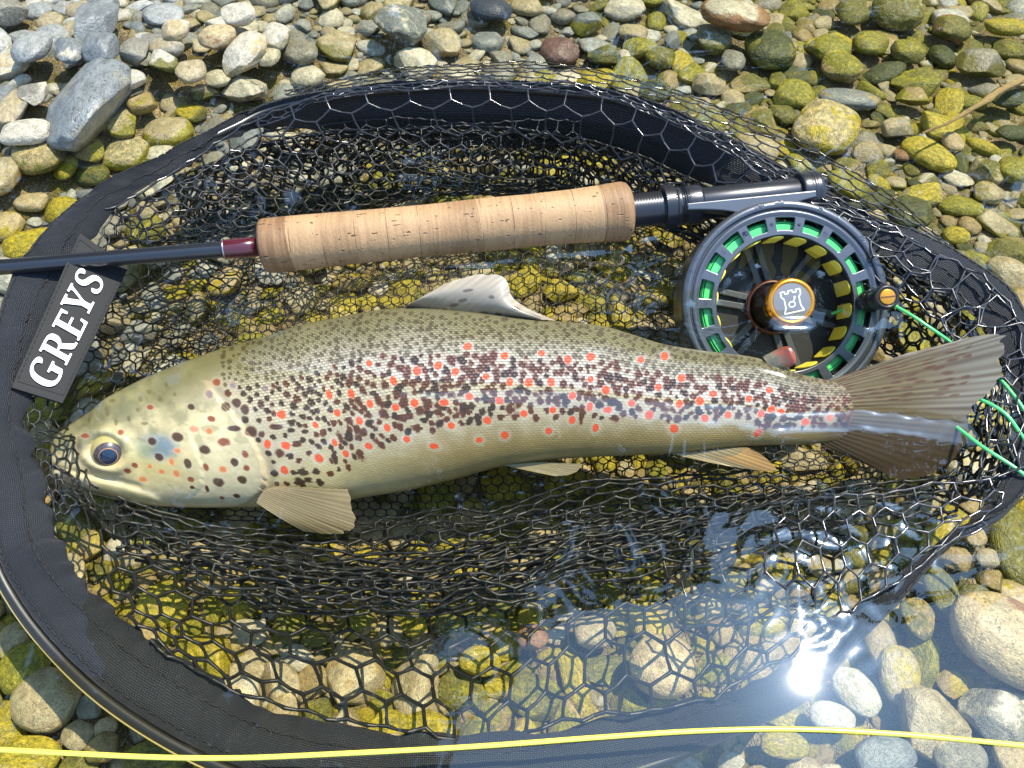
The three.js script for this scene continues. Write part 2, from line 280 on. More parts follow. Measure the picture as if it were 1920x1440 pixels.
S(1330, 158, 30, 18, 15, 'sand', 'grey', 'plain', 0.5, 1, 'pale lilac angular stone near the far netting');
S(1555, 92, 36, 26, -30, 'moss', 'yellow', 'patch', 0.4, 0, 'curved bright mossy stone, upper of the touching pair');
S(1580, 126, 38, 27, 20, 'moss', 'tan', 'skirt', 0.5, 0, 'bright mossy stone with grey middle, lower of the touching pair');
S(1632, 81, 34, 20, 4, 'moss', 'olive', 'patch', 0.4, 0, 'flat moss-green stone beside the touching mossy pair');
S(1683, 20, 48, 32, 10, 'olive', 'sand', 'patch', 0.3, 0, 'large olive stone at the top edge with bare pale spot');
S(1597, 22, 29, 22, 0, 'olive', 'dark', 'plain', 0.4, 0, 'round olive stone at the top edge next to the larger one');
S(1783, 54, 34, 22, 10, 'olive', 'rust', 'patch', 0.35, 0, 'brown and yellow mossy stone near the upper corner');
S(1887, 50, 37, 15, 14, 'yellow', 'moss', 'patch', 0.4, 0, 'long yellow stone by the upper corner');
S(1702, 96, 31, 20, 6, 'moss', 'olive', 'skirt', 0.4, 0, 'mossy oval stone with tan underside near flat grey stone');
S(1843, 119, 46, 23, 2, 'grey', 'olive', 'skirt', 0.35, 1, 'wide flat grey stone above the twig');
S(1590, 186, 58, 18, 8, 'blue', 'tan', 'patch', 0.3, 0, 'long bluish cigar-shaped stone behind the yellow boulder');
S(1550, 237, 58, 50, 30, 'cream', 'yellow', 'patch', 0.55, 0, 'big yellow and white round boulder beside the net', 0.006);
S(1682, 240, 31, 17, -5, 'sand', 'grey', 'patch', 0.4, 1, 'pale rectangular stone between boulder and twig');
S(1742, 290, 54, 23, 52, 'yellow', 'moss', 'plain', 0.5, 0, 'long bright mossy bar-shaped stone under the twig end');
S(1628, 287, 29, 18, 6, 'sand', 'tan', 'patch', 0.4, 1, 'beige angular stone below the yellow boulder');
S(1730, 366, 46, 20, -10, 'yellow', 'sand', 'skirt', 0.4, 1, 'flat yellow-topped stone near the netting slope');
S(1805, 388, 40, 19, 8, 'moss', 'olive', 'plain', 0.4, 0, 'smooth mossy oval lens-shaped stone under the flat yellow one');
S(1850, 318, 32, 25, 35, 'olive', 'sand', 'skirt', 0.4, 1, 'olive faceted stone beside the bar-shaped mossy stone');
S(1905, 320, 30, 24, 20, 'moss', 'olive', 'plain', 0.4, 0, 'mossy stone cut by the picture edge beyond the faceted one');
S(1890, 182, 32, 18, -10, 'dark', 'olive', 'plain', 0.4, 0, 'dark green smooth stone right behind the twig');
S(1897, 249, 30, 14, 4, 'dark', 'dark', 'plain', 0.4, 0, 'dark green flat stone below the twig');
S(1713, 181, 31, 17, 5, 'tan', 'moss', 'skirt', 0.4, 1, 'beige block with moss edges in front of the twig');
S(1467, 214, 27, 24, 0, 'olive', 'dark', 'patch', 0.4, 1, 'olive knobby stone beside the yellow boulder');
S(1853, 361, 27, 19, 15, 'sand', 'moss', 'patch', 0.4, 0, 'pale flat stone over the lens-shaped mossy stone');
S(1793, 440, 25, 17, 0, 'yellow', 'moss', 'patch', 0.4, 0, 'yellow round stone touching the net slope');
S(1820, 423, 21, 18, 0, 'tan', 'sand', 'plain', 0.4, 0, 'tan round stone next to yellow stone at net slope');
S(1787, 266, 18, 18, 0, 'cream', 'tan', 'plain', 0.4, 0, 'small round peach stone below the twig tip');
S(1692, 290, 18, 11, 0, 'rust', 'tan', 'plain', 0.4, 0, 'small brown flat pebble beside the bar-shaped mossy stone');
S(1885, 1195, 100, 72, 32, 'cream', 'rust', 'patch', 0.2, 0, 'huge smooth cream boulder with rusty freckles', 0.006);
S(1685, 1263, 38, 50, 12, 'sand', 'yellow', 'patch', 0.45, 0, 'upright pale oval stone with a yellow mossy side');
S(1725, 1165, 32, 37, -8, 'tan', 'olive', 'patch', 0.5, 1, 'tan and olive ridged stone by the net rim');
S(1765, 1107, 30, 45, -6, 'olive', 'moss', 'patch', 0.5, 0, 'tall olive stone between net rim and cream boulder');
S(1605, 1297, 36, 46, -30, 'white', 'sand', 'patch', 0.4, 0, 'pale smooth oval stone next to the sun glint');
S(1743, 1362, 60, 62, 10, 'sand', 'tan', 'patch', 0.35, 1, 'wide pale triangular stone behind the yellow line');
S(1862, 1345, 60, 48, 20, 'grey', 'white', 'patch', 0.5, 1, 'rough grey conglomerate stone below the cream boulder');
S(1793, 1047, 31, 22, 10, 'tan', 'olive', 'patch', 0.4, 0, 'tan stone with a dark dimple by the rim corner');
S(1852, 1047, 22, 16, 0, 'sand', 'cream', 'plain', 0.4, 0, 'small pale rounded cobble beside the mossy slab');
S(1828, 1004, 20, 18, 0, 'cream', 'sand', 'plain', 0.4, 0, 'small cream cobble at the net corner');
S(1905, 1030, 52, 75, 10, 'olive', 'moss', 'plain', 0.5, 0, 'large soft mossy slab by the net corner', -0.008);
S(1827, 1112, 31, 16, 0, 'olive', 'moss', 'patch', 0.4, 0, 'flat olive pebble wedged above the cream boulder');
S(1857, 1089, 24, 20, 25, 'tan', 'olive', 'skirt', 0.4, 1, 'khaki tapered pebble between slab and cream boulder');
S(1560, 1345, 42, 26, 8, 'white', 'sand', 'plain', 0.4, 0, 'pale submerged stone below the sun glint');
S(1470, 1396, 45, 24, 6, 'yellow', 'tan', 'patch', 0.4, 0, 'golden striped stone under the yellow line');
S(1660, 1418, 58, 34, -8, 'blue', 'grey', 'plain', 0.4, 0, 'bluish grey slab at the bottom edge');
S(1370, 1430, 26, 20, -30, 'white', 'cream', 'plain', 0.4, 1, 'white triangular stone at the bottom edge');
S(1650, 1205, 30, 45, 0, 'tan', 'olive', 'plain', 0.4, 0, 'brownish olive stone half under the net rim');
S(1800, 1420, 50, 34, 0, 'grey', 'sand', 'patch', 0.4, 0, 'grey-green flat stone at the bottom edge beside bluish slab');
S(1895, 1420, 32, 30, 0, 'cream', 'tan', 'plain', 0.4, 0, 'cream stone in the bottom corner under the yellow line');
S(87, 1312, 64, 50, 20, 'sand', 'tan', 'patch', 0.3, 0, 'large smooth tan stone outside the hoop');
S(48, 1250, 46, 42, -20, 'moss', 'olive', 'patch', 0.4, 0, 'green mossy stone between hoop and large tan stone');
S(25, 1203, 30, 32, 0, 'sand', 'moss', 'patch', 0.4, 0, 'pale speckled stone at the picture edge outside the hoop');
S(197, 1364, 23, 17, -20, 'cream', 'white', 'plain', 0.4, 0, 'small cream egg stone outside the hoop');
S(143, 1381, 32, 25, 15, 'sand', 'tan', 'plain', 0.4, 1, 'khaki angular stone under the cream egg stone');
S(50, 1420, 66, 32, 0, 'yellow', 'yellow', 'plain', 0.4, 0, 'big lemon-yellow stone under the yellow line');
S(170, 1326, 24, 24, 0, 'grey', 'sand', 'plain', 0.4, 0, 'round grey stone touching the hoop');
S(190, 1402, 30, 26, -20, 'tan', 'olive', 'patch', 0.4, 0, 'tan stone beneath the yellow line outside the hoop');
S(290, 1420, 60, 30, 0, 'olive', 'moss', 'patch', 0.5, 0, 'broad mossy stone under the hoop at the bottom edge');
S(1245, 1250, 62, 56, 12, 'cream', 'tan', 'patch', 0.3, 0, 'large warm cream stone seen through the netting', 0.006);
S(1115, 1185, 40, 30, 0, 'sand', 'grey', 'plain', 0.3, 0, 'grey-white stone under the netting beside the warm cream stone');
S(900, 1240, 40, 28, 0, 'yellow', 'moss', 'plain', 0.3, 0, 'bright yellow stone under the near netting');
S(860, 1165, 46, 32, 0, 'olive', 'dark', 'patch', 0.3, 0, 'dark olive stone under the near netting fold');
S(1000, 1195, 30, 24, 0, 'rust', 'tan', 'patch', 0.3, 0, 'peach brown stone under the near netting');

// the pebbles between them
{
  const R = mulberry(2024), cell = 0.02, grid = new Map(), key = (x, z) => Math.floor(x / cell) * 4096 + Math.floor(z / cell);
  const put = (x, z, r) => { const k = key(x, z); if (!grid.has(k)) grid.set(k, []); grid.get(k).push([x, z, r]); };
  const free = (x, z, r, gap) => {
    for (const [sx, sz, a, c, t] of taken) { const dx = x - sx, dz = z - sz; if (dx * dx + dz * dz > 0.02) continue; const ct = Math.cos(t), st = Math.sin(t), u = dx * ct - dz * st, w = dx * st + dz * ct; if (Math.hypot(u / (a + r * 0.6), w / (c + r * 0.6)) < 0.96) return false; }
    const X = Math.floor(x / cell), Z = Math.floor(z / cell);
    for (let i = -2; i < 3; i++) for (let j = -2; j < 3; j++) for (const [px, pz, pr] of grid.get((X + i) * 4096 + Z + j) || []) if (Math.hypot(x - px, z - pz) < (r + pr) * gap) return false;
    return true;
  };
  const list = [];
  for (const [r0, r1, tries, gap] of [[0.0125, 0.0195, 1100, 0.82], [0.009, 0.0125, 9000, 0.76], [0.0062, 0.0088, 20000, 0.72], [0.0042, 0.006, 30000, 0.7], [0.0024, 0.0042, 60000, 0.68]])
    for (let i = 0; i < tries; i++) {
      const x = (R() * 2 - 1) * 0.52, z = -0.52 + R() * 0.78, r = mix(r0, r1, R() * R()) * (x > -0.21 && x < 0.24 && z > -0.2 && z < 0.1 ? 0.82 : 1);
      if (Math.abs(x) > 0.2 + 0.42 * (0.26 - z) * 1.3 || r < 0.006 && Math.abs(x) > 0.16 + 0.4 * (0.26 - z)) { R(); continue; }
      if (free(x, z, r, gap)) { put(x, z, r); list.push([x, z, r, R()]); }
    }
  for (let i = 0; i < 26000; i++) { // coarser cover farther out
    const x = (R() * 2 - 1) * 1.15, z = -1.25 + R() * 1.9, r = mix(0.0095, 0.02, R() * R()), q = toPix(V(x, bedY(x, z), z));
    if (q[2] > 0 && q[0] > -60 && q[0] < 1980 && q[1] > -60 && q[1] < 1500) continue;
    if (free(x, z, r, 0.8)) { put(x, z, r); list.push([x, z, r, R()]); }
  }
  const kinds = { // by where they lie: pale and grey where the gravel breaks the surface, algae-coated under water, warm and clean in the net's shelter
    pale: [['ice', 'cool', 'patch', 0.4], ['white', 'cream', 'patch', 0.3], ['cool', 'ice', 'plain', 0.4], ['cool', 'grey', 'patch', 0.4], ['sand', 'grey', 'patch', 0.5], ['white', 'blue', 'patch', 0.3], ['blue', 'grey', 'plain', 0.5], ['grey', 'blue', 'patch', 0.5], ['grey', 'blue', 'plain', 0.5], ['sand', 'olive', 'skirt', 0.4]],
    green: [['olive', 'moss', 'patch', 0.5], ['moss', 'olive', 'patch', 0.4], ['sand', 'moss', 'skirt', 0.5], ['tan', 'olive', 'patch', 0.5], ['sand', 'tan', 'patch', 0.4], ['yellow', 'moss', 'patch', 0.4], ['dark', 'olive', 'patch', 0.4], ['grey', 'olive', 'skirt', 0.5], ['moss', 'sand', 'patch', 0.3], ['olive', 'tan', 'skirt', 0.4], ['white', 'olive', 'skirt', 0.2]],
    warm: [['cream', 'yellow', 'patch', 0.4], ['tan', 'yellow', 'patch', 0.5], ['yellow', 'cream', 'patch', 0.3], ['yellow', 'olive', 'skirt', 0.4], ['yellow', 'tan', 'patch', 0.4], ['sand', 'cream', 'plain', 0.4], ['yellow', 'moss', 'plain', 0.5], ['moss', 'yellow', 'patch', 0.5], ['white', 'cream', 'patch', 0.4], ['sand', 'tan', 'patch', 0.5], ['olive', 'moss', 'patch', 0.4], ['tan', 'cream', 'plain', 0.4], ['moss', 'tan', 'skirt', 0.5], ['tan', 'rust', 'patch', 0.25]],
  };
  const shapes = { hi: [], lo: [] };
  for (const [zone, ks] of Object.entries(kinds)) ks.forEach((k, i) => { for (let v = 0; v < 3; v++) shapes.hi.push({ zone, mat: isMoss(k[0]) ? stoneMats.coated : stoneMats.bare, g: paint(stoneGeo(300 + i * 7 + v * 101 + zone.length * 999, { facet: (i + v) % 4 !== 0 ? 1 : 0, detail: 7 }), i + v * 9, ...k) }); });
  for (const [zone, ks] of Object.entries(kinds)) ks.forEach((k, i) => { for (let v = 0; v < 2; v++) shapes.lo.push({ zone, mat: isMoss(k[0]) ? stoneMats.coated : stoneMats.bare, g: paint(stoneGeo(800 + i * 5 + v * 77 + zone.length * 99, { facet: (i + v) % 3 !== 0 ? 1 : 0, detail: 2, low: true }), i + v * 5, ...k) }); });
  const zoneAt = (x, z, q) => { const s = -x - z + (fbm(x * 14, z * 14, 4, 2) - 0.5) * 0.2; if (s > 0.33 && x < 0.06 || s > 0.27 && q < 0.4) return 'pale'; const inNet = Math.hypot((x - 0.015) / 0.27, (z + 0.02) / 0.2) < 1; return inNet || (x < -0.1 && z > -0.02) ? 'warm' : (q > 0.9 ? 'pale' : 'green'); };
  for (const e of list) { const y = bedY(e[0], e[1]), q = toPix(V(e[0], y + 0.005, e[1])); e.w = e[2] * 1440 / q[2]; e.out = q[0] < -40 || q[0] > 1960 || q[1] < -40 || q[1] > 1480; }
  const inView = list.filter(e => !e.out).sort((a, b) => b.w - a.w), single = new Set(inView.slice(0, 300));
  const loose = { coated: [], bare: [] }, M = new THREE.Matrix4(), Q = new THREE.Quaternion(), E = new THREE.Euler();
  for (const e of list) {
    const [x, z, r, q] = e, zone = zoneAt(x, z, q), pool = shapes[single.has(e) ? 'hi' : 'lo'].filter(s => s.zone === zone), sh = pool[Math.floor(R() * pool.length)];
    const el = 0.82 + R() * 0.6, a = r * el, c = r / el * 1.05, b = r * (0.32 + R() * 0.25), turn = R() * 6.28, t1 = (R() - 0.5) * 0.5, t2 = (R() - 0.5) * 0.5;
    if (single.has(e)) layStone(sh.g, sh.mat, bed, 'pebble', x, z, a, b, c, turn, 0.34, [t1, t2]);
    else { const g = sh.g.clone(); M.compose(V(x, bedY(x, z) + b * 0.4, z), Q.setFromEuler(E.set(t1, turn, t2, 'YXZ')), V(a, b, c)); g.applyMatrix4(M); loose[sh.mat === stoneMats.coated ? 'coated' : 'bare'].push(g); }
  }
  console.log('pebbles', list.length, 'in view', inView.length);
  for (const k of ['bare', 'coated']) tag(part('gravel', mergeGeometries(loose[k]), stoneMats[k], bed), null, null, null, 'stuff');
}

// ------------------------------------------------------------------ the trout
// back and belly outlines as measured along the fish (photo pixels), height of its axis over the water (m)
const BACK = [[98, 858], [103, 838], [112, 818], [133, 801], [187, 769], [233, 740], [300, 707], [367, 681], [433, 657], [500, 637], [567, 619], [633, 602], [707, 587], [773, 578], [870, 583], [973, 596], [1040, 602], [1107, 609], [1157, 623], [1223, 642], [1280, 652], [1347, 661], [1397, 668], [1440, 682], [1480, 698], [1547, 712], [1600, 722], [1650, 738]];
const BELLY = [[98, 866], [103, 890], [112, 905], [133, 916], [187, 932], [217, 940], [300, 950], [400, 951], [467, 950], [560, 948], [640, 934], [707, 924], [773, 913], [840, 898], [890, 885], [940, 874], [1007, 864], [1073, 859], [1173, 855], [1273, 849], [1363, 839], [1413, 836], [1480, 834], [1530, 832], [1590, 822], [1650, 806]];
const AXIS_Y = [[98, -0.026], [300, -0.0275], [480, -0.029], [640, -0.0285], [800, -0.022], [950, -0.0165], [1280, -0.0085], [1480, -0.003], [1660, 0], [1880, 0.002]];
const GIRTH = [[98, 0.8], [200, 0.62], [400, 0.6], [640, 0.57], [950, 0.56], [1280, 0.52], [1480, 0.42], [1570, 0.24], [1650, 0.03]];
const FISH = []; // frames along the fish: centre, tangent, dorsal direction, outward normal, half height, half width
for (let x = 98; x <= 1652; x += 4) {
  const t = interp(BACK, x), b = interp(BELLY, x), c = P(x, (t + b) / 2, interp(AXIS_Y, x)), [, , d] = toPix(c);
  FISH.push({ x, mid: (t + b) / 2, hpx: (b - t) / 2, c, s: d / 1440 });
}
FISH.forEach((f, i) => {
  const a = FISH[Math.max(0, i - 4)].c, b = FISH[Math.min(FISH.length - 1, i + 4)].c; f.T = b.clone().sub(a).normalize();
  const v = EYE.clone().sub(f.c).normalize(); f.N = v.addScaledVector(f.T, -v.dot(f.T)).normalize(); f.D = f.N.clone().cross(f.T).normalize(); if (f.D.y < 0) f.D.negate();
});
const up = V(0, 0, 0);
FISH.forEach(f => { // half height: distance in the D direction that meets the outline
  const q = f.c.clone().addScaledVector(f.D, 0.01), a = toPix(f.c), b = toPix(q), k = Math.abs(b[1] - a[1]) / 0.01; f.H = f.hpx / k; f.k = k; f.W = f.H * interp(GIRTH, f.x);
});
function fishFrame(x) { const k = clamp((x - 98) / 4, 0, FISH.length - 1.001), i = Math.floor(k), t = k - i, a = FISH[i], b = FISH[i + 1], m = (p, q) => p.clone().lerp(q, t); return { x, mid: mix(a.mid, b.mid, t), hpx: mix(a.hpx, b.hpx, t), c: m(a.c, b.c), T: m(a.T, b.T), D: m(a.D, b.D), N: m(a.N, b.N), H: mix(a.H, b.H, t), W: mix(a.W, b.W, t), k: mix(a.k, b.k, t) }; }
// a point of the fish's own upright plane through a measured point, n metres towards the flank
function fishPlane(px, py, n = 0) {
  const f = fishFrame(clamp(px, 98, 1648)), q = f.c.clone();
  if (px > 1648) q.addScaledVector(f.T, (px - 1648) / f.k * 0.985);
  return q.addScaledVector(f.D, (f.mid - py) / f.k).addScaledVector(f.N, n);
}
const seg = (x, y, ax, ay, bx, by) => { const dx = bx - ax, dy = by - ay, t = clamp(((x - ax) * dx + (y - ay) * dy) / (dx * dx + dy * dy)); return [Math.hypot(x - ax - dx * t, y - ay - dy * t), t]; };
const GILL = [[715, 418], [750, 440], [790, 470], [830, 492], [870, 500], [905, 492], [935, 455], [955, 400]]; // edge of the gill cover, [y, x]
const PRE = [[790, 372], [830, 380], [870, 384], [900, 376], [925, 352]];
const EYEPX = [221, 842];
function relief(px, py) { // height of the skin's own forms, metres
  let h = 0;
  const g = px - interp(GILL, py); if (py > 712 && py < 958) { const w = sstep(712, 760, py) * (1 - sstep(935, 958, py)); h += w * 0.0009 * (g < 0 ? Math.exp(g / 60) : -0.6 * Math.exp(-g / 14)); }
  const q = px - interp(PRE, py); if (py > 785 && py < 930) h += 0.0004 * (q < 0 ? Math.exp(q / 30) : -0.7 * Math.exp(-q / 8)) * sstep(785, 810, py) * (1 - sstep(915, 930, py));
  const [d, t] = seg(px, py, 140, 888, 276, 934), wd = mix(9, 15, t); // upper jaw bone
  h += 0.0011 * Math.exp(-Math.pow(d / wd, 4)); const [d2] = seg(px, py, 108, 872, 262, 905); h -= 0.0008 * Math.exp(-Math.pow(d2 / 6, 2));
  const [d3] = seg(px, py, 118, 900, 225, 936); h -= 0.0028 * Math.exp(-Math.pow(d3 / 6, 2));
  const e = Math.hypot((px - EYEPX[0]) / 44, (py - EYEPX[1] + 2) / 37); h += 0.0022 * Math.exp(-Math.pow((e - 0.95) / 0.26, 2)) - 0.0026 * Math.exp(-Math.pow(e / 0.62, 4));
  h -= 0.0012 * Math.exp(-(Math.pow((px - 143) / 8, 2) + Math.pow((py - 835) / 8, 2))); // nostril
  return h;
}
const RED = [[895, 653], [956, 670], [1020, 665], [1107, 672], [1067, 677], [728, 682], [844, 687], [807, 697], [873, 698], [925, 707], [965, 717], [998, 718], [1038, 717], [1110, 713], [1140, 732], [767, 713], [688, 735], [643, 738], [895, 742], [947, 750], [850, 752], [798, 753], [720, 753], [765, 760], [653, 770], [695, 783], [743, 795], [857, 793], [923, 785], [988, 773], [1042, 767], [1077, 742], [1113, 762], [1148, 768], [1077, 785], [1033, 805], [953, 812], [906, 820], [823, 830], [777, 817], [702, 828], [652, 843], [1130, 800], [1263, 802], [1220, 777], [1188, 756], [1270, 757], [1232, 727], [1273, 710], [1195, 677], [1240, 670], [1332, 739], [1308, 752], [1400, 748], [1436, 732], [1428, 775], [1463, 771], [1360, 777], [1507, 790], [1552, 783], [1317, 783], [1428, 810], [1445, 767], [547, 775], [601, 793], [545, 830], [592, 852], [535, 874], [632, 823], [515, 828]];
// head: x, y, rx, ry, colour (d dark brown, b brown, o orange, g grey-olive)
const SPOT = [[397, 838, 11, 9, 'd'], [437, 824, 14, 8, 'b'], [385, 802, 10, 6, 'p'], [420, 783, 8, 6, 'b'], [387, 762, 7, 6, 'd'], [412, 805, 6, 6, 'o'], [355, 816, 11, 9, 'd'], [362, 863, 7, 10, 'd'], [392, 869, 6, 8, 'b'], [448, 860, 9, 8, 'd'], [472, 845, 7, 8, 'b'], [470, 870, 7, 7, 'b'], [423, 873, 8, 7, 'o'], [455, 892, 10, 8, 'd'], [408, 897, 12, 9, 'd'], [435, 923, 8, 5, 'd'], [405, 927, 5, 4, 'b'], [383, 910, 4, 7, 'd'], [360, 892, 7, 6, 'b'], [358, 907, 5, 4, 'd'], [338, 882, 6, 7, 'o'], [335, 860, 5, 8, 'o'], [349, 840, 6, 5, 'o'], [313, 878, 6, 5, 'o'], [275, 892, 8, 6, 'o'], [294, 869, 5, 5, 'o'], [268, 867, 6, 6, 'b'], [252, 877, 7, 6, 'b'], [308, 823, 8, 8, 'd'], [315, 852, 9, 8, 'd'], [187, 815, 10, 5, 'b'], [255, 808, 6, 6, 'b'], [313, 763, 7, 5, 'b'], [241, 751, 7, 4, 'g'], [233, 773, 4, 7, 'g'], [247, 790, 4, 7, 'g'], [193, 784, 4, 7, 'g'], [272, 783, 4, 6, 'g'], [297, 748, 5, 6, 'g'], [332, 749, 6, 5, 'g'], [313, 735, 6, 5, 'g'], [290, 768, 4, 4, 'g'], [345, 723, 5, 5, 'g'], [360, 740, 4, 4, 'g'], [423, 740, 8, 8, 'v'], [438, 718, 8, 7, 'b'], [230, 766, 3, 6, 'g'], [300, 792, 7, 3, 'g'], [467, 724, 7, 7, 'v'], [470, 755, 10, 9, 'd'], [480, 690, 6, 6, 'g'], [450, 762, 9, 10, 'd'], [484, 766, 9, 10, 'd'], [460, 800, 14, 6, 'd'], [490, 806, 12, 11, 'd'], [535, 797, 13, 6, 'd'], [513, 757, 7, 9, 'd'], [523, 730, 7, 7, 'v'], [562, 740, 8, 8, 'd']];
const SPOTC = { d: [0.05, 0.018, 0.012], b: [0.2, 0.055, 0.025], o: [0.55, 0.17, 0.04], g: [0.1, 0.08, 0.028], p: [0.6, 0.27, 0.2], v: [0.2, 0.17, 0.2] };
const TW = 2048, TH = 1024;
const uvPx = (u, v) => { const x = 98 + u * 1552, f = fishFrame(x), ph = (v - 0.5) * Math.PI; return [x, f.mid - f.hpx * Math.sin(ph), Math.sin(ph), f]; };
const body_tex = (() => {
  const cols = []; for (let i = 0; i < TW; i++) cols.push(fishFrame(98 + (i + 0.5) / TW * 1552));
  const bins = new Map(), add = (s) => { for (let bx = Math.floor((s[0] - 26) / 32); bx <= Math.floor((s[0] + 26) / 32); bx++) { if (!bins.has(bx)) bins.set(bx, []); bins.get(bx).push(s); } };
  RED.forEach(([x, y], i) => add([x, y, 6 + 1.9 * hash(i, 3, 1), 5.9 + 2.5 * hash(i, 4, 1), 'R']));
  SPOT.forEach(add);
  const R = mulberry(77), done = [...RED.map(r => [r[0], r[1], 9]), ...SPOT.map(s => [s[0], s[1], s[2] + 4])];
  // the brown-black spots of flank and back: rounder and wider apart near the gills, joined into short scribbles further back
  for (let n = 0; n < 16000; n++) {
    const x = 450 + R() * 1170, f = fishFrame(x), t = R() * 1.75 - 0.8, y = f.mid - t * f.hpx;
    const low = mix(-0.72, -0.38, sstep(560, 800, x)) - 0.12 * sstep(1250, 1500, x);
    if (x < interp(GILL, y) + 12 || t < low || R() < sstep(low + 0.3, low, t) * 0.7) continue;
    const back = sstep(0.3, 0.62, t), r = mix(mix(6.8, 7.4, sstep(620, 850, x)) - 1.2 * sstep(1300, 1560, x), 4.4, back) * (0.7 + 0.6 * R());
    const gap = mix(mix(2.1, 1.36, sstep(600, 820, x)), 2.35, back) * r;
    if (done.some(q => Math.abs(q[0] - x) < 40 && Math.hypot(q[0] - x, q[1] - y) < (q[2] + r) * 0.5 + gap * 0.5)) continue;
    done.push([x, y, r]); const a = (R() - 0.5) * 2.4 + 1.57, st = x > 620 && back < 0.4 ? 1 + 0.8 * R() * R() : 1;
    add([x, y, r, r, x < 640 && back < 0.5 ? (R() < 0.75 ? 'D' : 'B') : (back > 0.5 ? 'G' : (R() < 0.7 ? 'B' : 'D')), a, st]);
  }
  const C = { D: [0.026, 0.01, 0.008], B: [0.07, 0.019, 0.01], G: [0.045, 0.03, 0.013] };
  return tex(TW, TH, (i, j, c) => {
    const f = cols[i], x = f.x, ph = ((j + 0.5) / TH - 0.5) * Math.PI, t = Math.sin(ph), y = f.mid - f.hpx * t;
    const n = fbm(x / 30, y / 30, 3, 4), n2 = fbm(x / 8, y / 8, 6, 2), head = 1 - sstep(mix(-30, -150, sstep(0.1, 0.6, t)), mix(25, 60, sstep(0.1, 0.6, t)), x - interp(GILL, clamp(y, 700, 960)) + 40 * (n - 0.5));
    // back olive, flank silver-buff, belly golden beige
    const bk = sstep(0.22, 0.85, t + 0.25 * (n - 0.5)), be = sstep(-0.25, -0.7, t + 0.2 * (n - 0.5));
    const flank = [0.43, 0.385, 0.3], olive = [0.15, 0.135, 0.062], belly = mix(0, 1, sstep(560, 900, x));
    for (let k = 0; k < 3; k++) {
      let a = mix(flank[k], olive[k], bk); a = mix(a, [mix(0.52, 0.3, belly), mix(0.44, 0.225, belly), mix(0.25, 0.1, belly)][k], be);
      const hd = mix(mix([0.56, 0.49, 0.33][k], [0.2, 0.185, 0.1][k], sstep(0.02, 0.7, t + 0.3 * (n - 0.5))), [0.55, 0.49, 0.34][k], sstep(-0.5, -0.85, t));
      c[k] = mix(a, hd, head);
    }
    const blend = (col, w) => { for (let k = 0; k < 3; k++) c[k] = mix(c[k], col[k], w); };
    // cheek: pale gill cover, blue patch behind the eye, pale iris surround, jaw bone
    blend([0.66, 0.6, 0.42], 0.65 * Math.exp(-Math.pow(Math.hypot((x - 440) / 62, (y - 850) / 95), 4)));
    blend([0.62, 0.52, 0.16], 0.55 * Math.exp(-Math.pow(Math.hypot((x - 300) / 60, (y - 868) / 34), 2)) * (0.6 + 0.8 * n));
    blend([0.1, 0.2, 0.36], 0.85 * Math.exp(-Math.pow(Math.hypot((x - 318) / 34, (y - 834) / 24), 4)) * sstep(0.28, 0.6, n + 0.15));
    blend([0.2, 0.28, 0.2], 0.6 * Math.exp(-Math.pow(Math.hypot((x - 290) / 20, (y - 838) / 20), 2)));
    blend([0.62, 0.57, 0.4], 0.7 * Math.exp(-Math.pow(Math.hypot((x - 230) / 40, (y - 818) / 14), 2)));
    blend([0.07, 0.07, 0.08], 0.75 * Math.exp(-Math.pow(Math.hypot((x - 176) / 12, (y - 834) / 12), 2)));
    { const [d, s] = seg(x, y, 140, 888, 276, 934), w = mix(9, 15, s); if (d < w * 1.6) { blend([0.5, 0.45, 0.26], 0.8 * (1 - sstep(w * 0.6, w * 1.1, d))); const [e] = seg(x, y, 165, 878, 285, 922); blend([0.68, 0.62, 0.46], 0.4 * (1 - sstep(1, 6, e))); } const [m] = seg(x, y, 112, 902, 225, 938); blend([0.05, 0.04, 0.03], 0.8 * (1 - sstep(2, 6, m))); const [q] = seg(x, y, 122, 888, 180, 908); blend([0.62, 0.58, 0.56], 0.75 * (1 - sstep(5, 13, q))); blend([0.3, 0.14, 0.15], 0.6 * Math.exp(-Math.pow(Math.hypot((x - 140) / 15, (y - 893) / 7), 2))); }
    blend([0.05, 0.05, 0.05], 0.85 * Math.exp(-Math.pow(Math.hypot((x - 143) / 8, (y - 835) / 9), 4)));
    if (y > 715 && y < 955) { const g = x - interp(GILL, y); blend([0.5, 0.36, 0.24], 0.4 * (1 - sstep(1, 14, Math.abs(g - 1))) * (0.5 + n)); blend([0.12, 0.09, 0.06], 0.35 * (1 - sstep(0, 10, Math.abs(g - 15))) * (0.5 + n)); }
    if (y > 785 && y < 930) blend([0.66, 0.62, 0.48], 0.4 * (1 - sstep(1, 6, Math.abs(x - interp(PRE, y)))) * sstep(785, 820, y) * (1 - sstep(900, 930, y)));
    if (head > 0.02) { const m = fbm(x / 13, y / 13, 21, 4), m2 = fbm(x / 42, y / 30, 25, 3), hk = head * (0.25 + 0.75 * sstep(-0.3, 0.5, t)); for (let k = 0; k < 3; k++) c[k] *= 1 + hk * (0.75 * (m - 0.5) + 0.7 * (m2 - 0.5)); blend([0.16, 0.17, 0.1], head * 0.5 * sstep(0.52, 0.7, fbm(x / 26 + 9, y / 20, 31, 4)) * sstep(-0.75, 0.2, t)); blend([0.2, 0.18, 0.07], head * 0.55 * sstep(170, 105, x) * sstep(-0.2, 0.4, t)); }
    // scales: fine lattice of pale centres
    const off = sstep(0, 60, x - interp(GILL, clamp(y, 700, 960)));
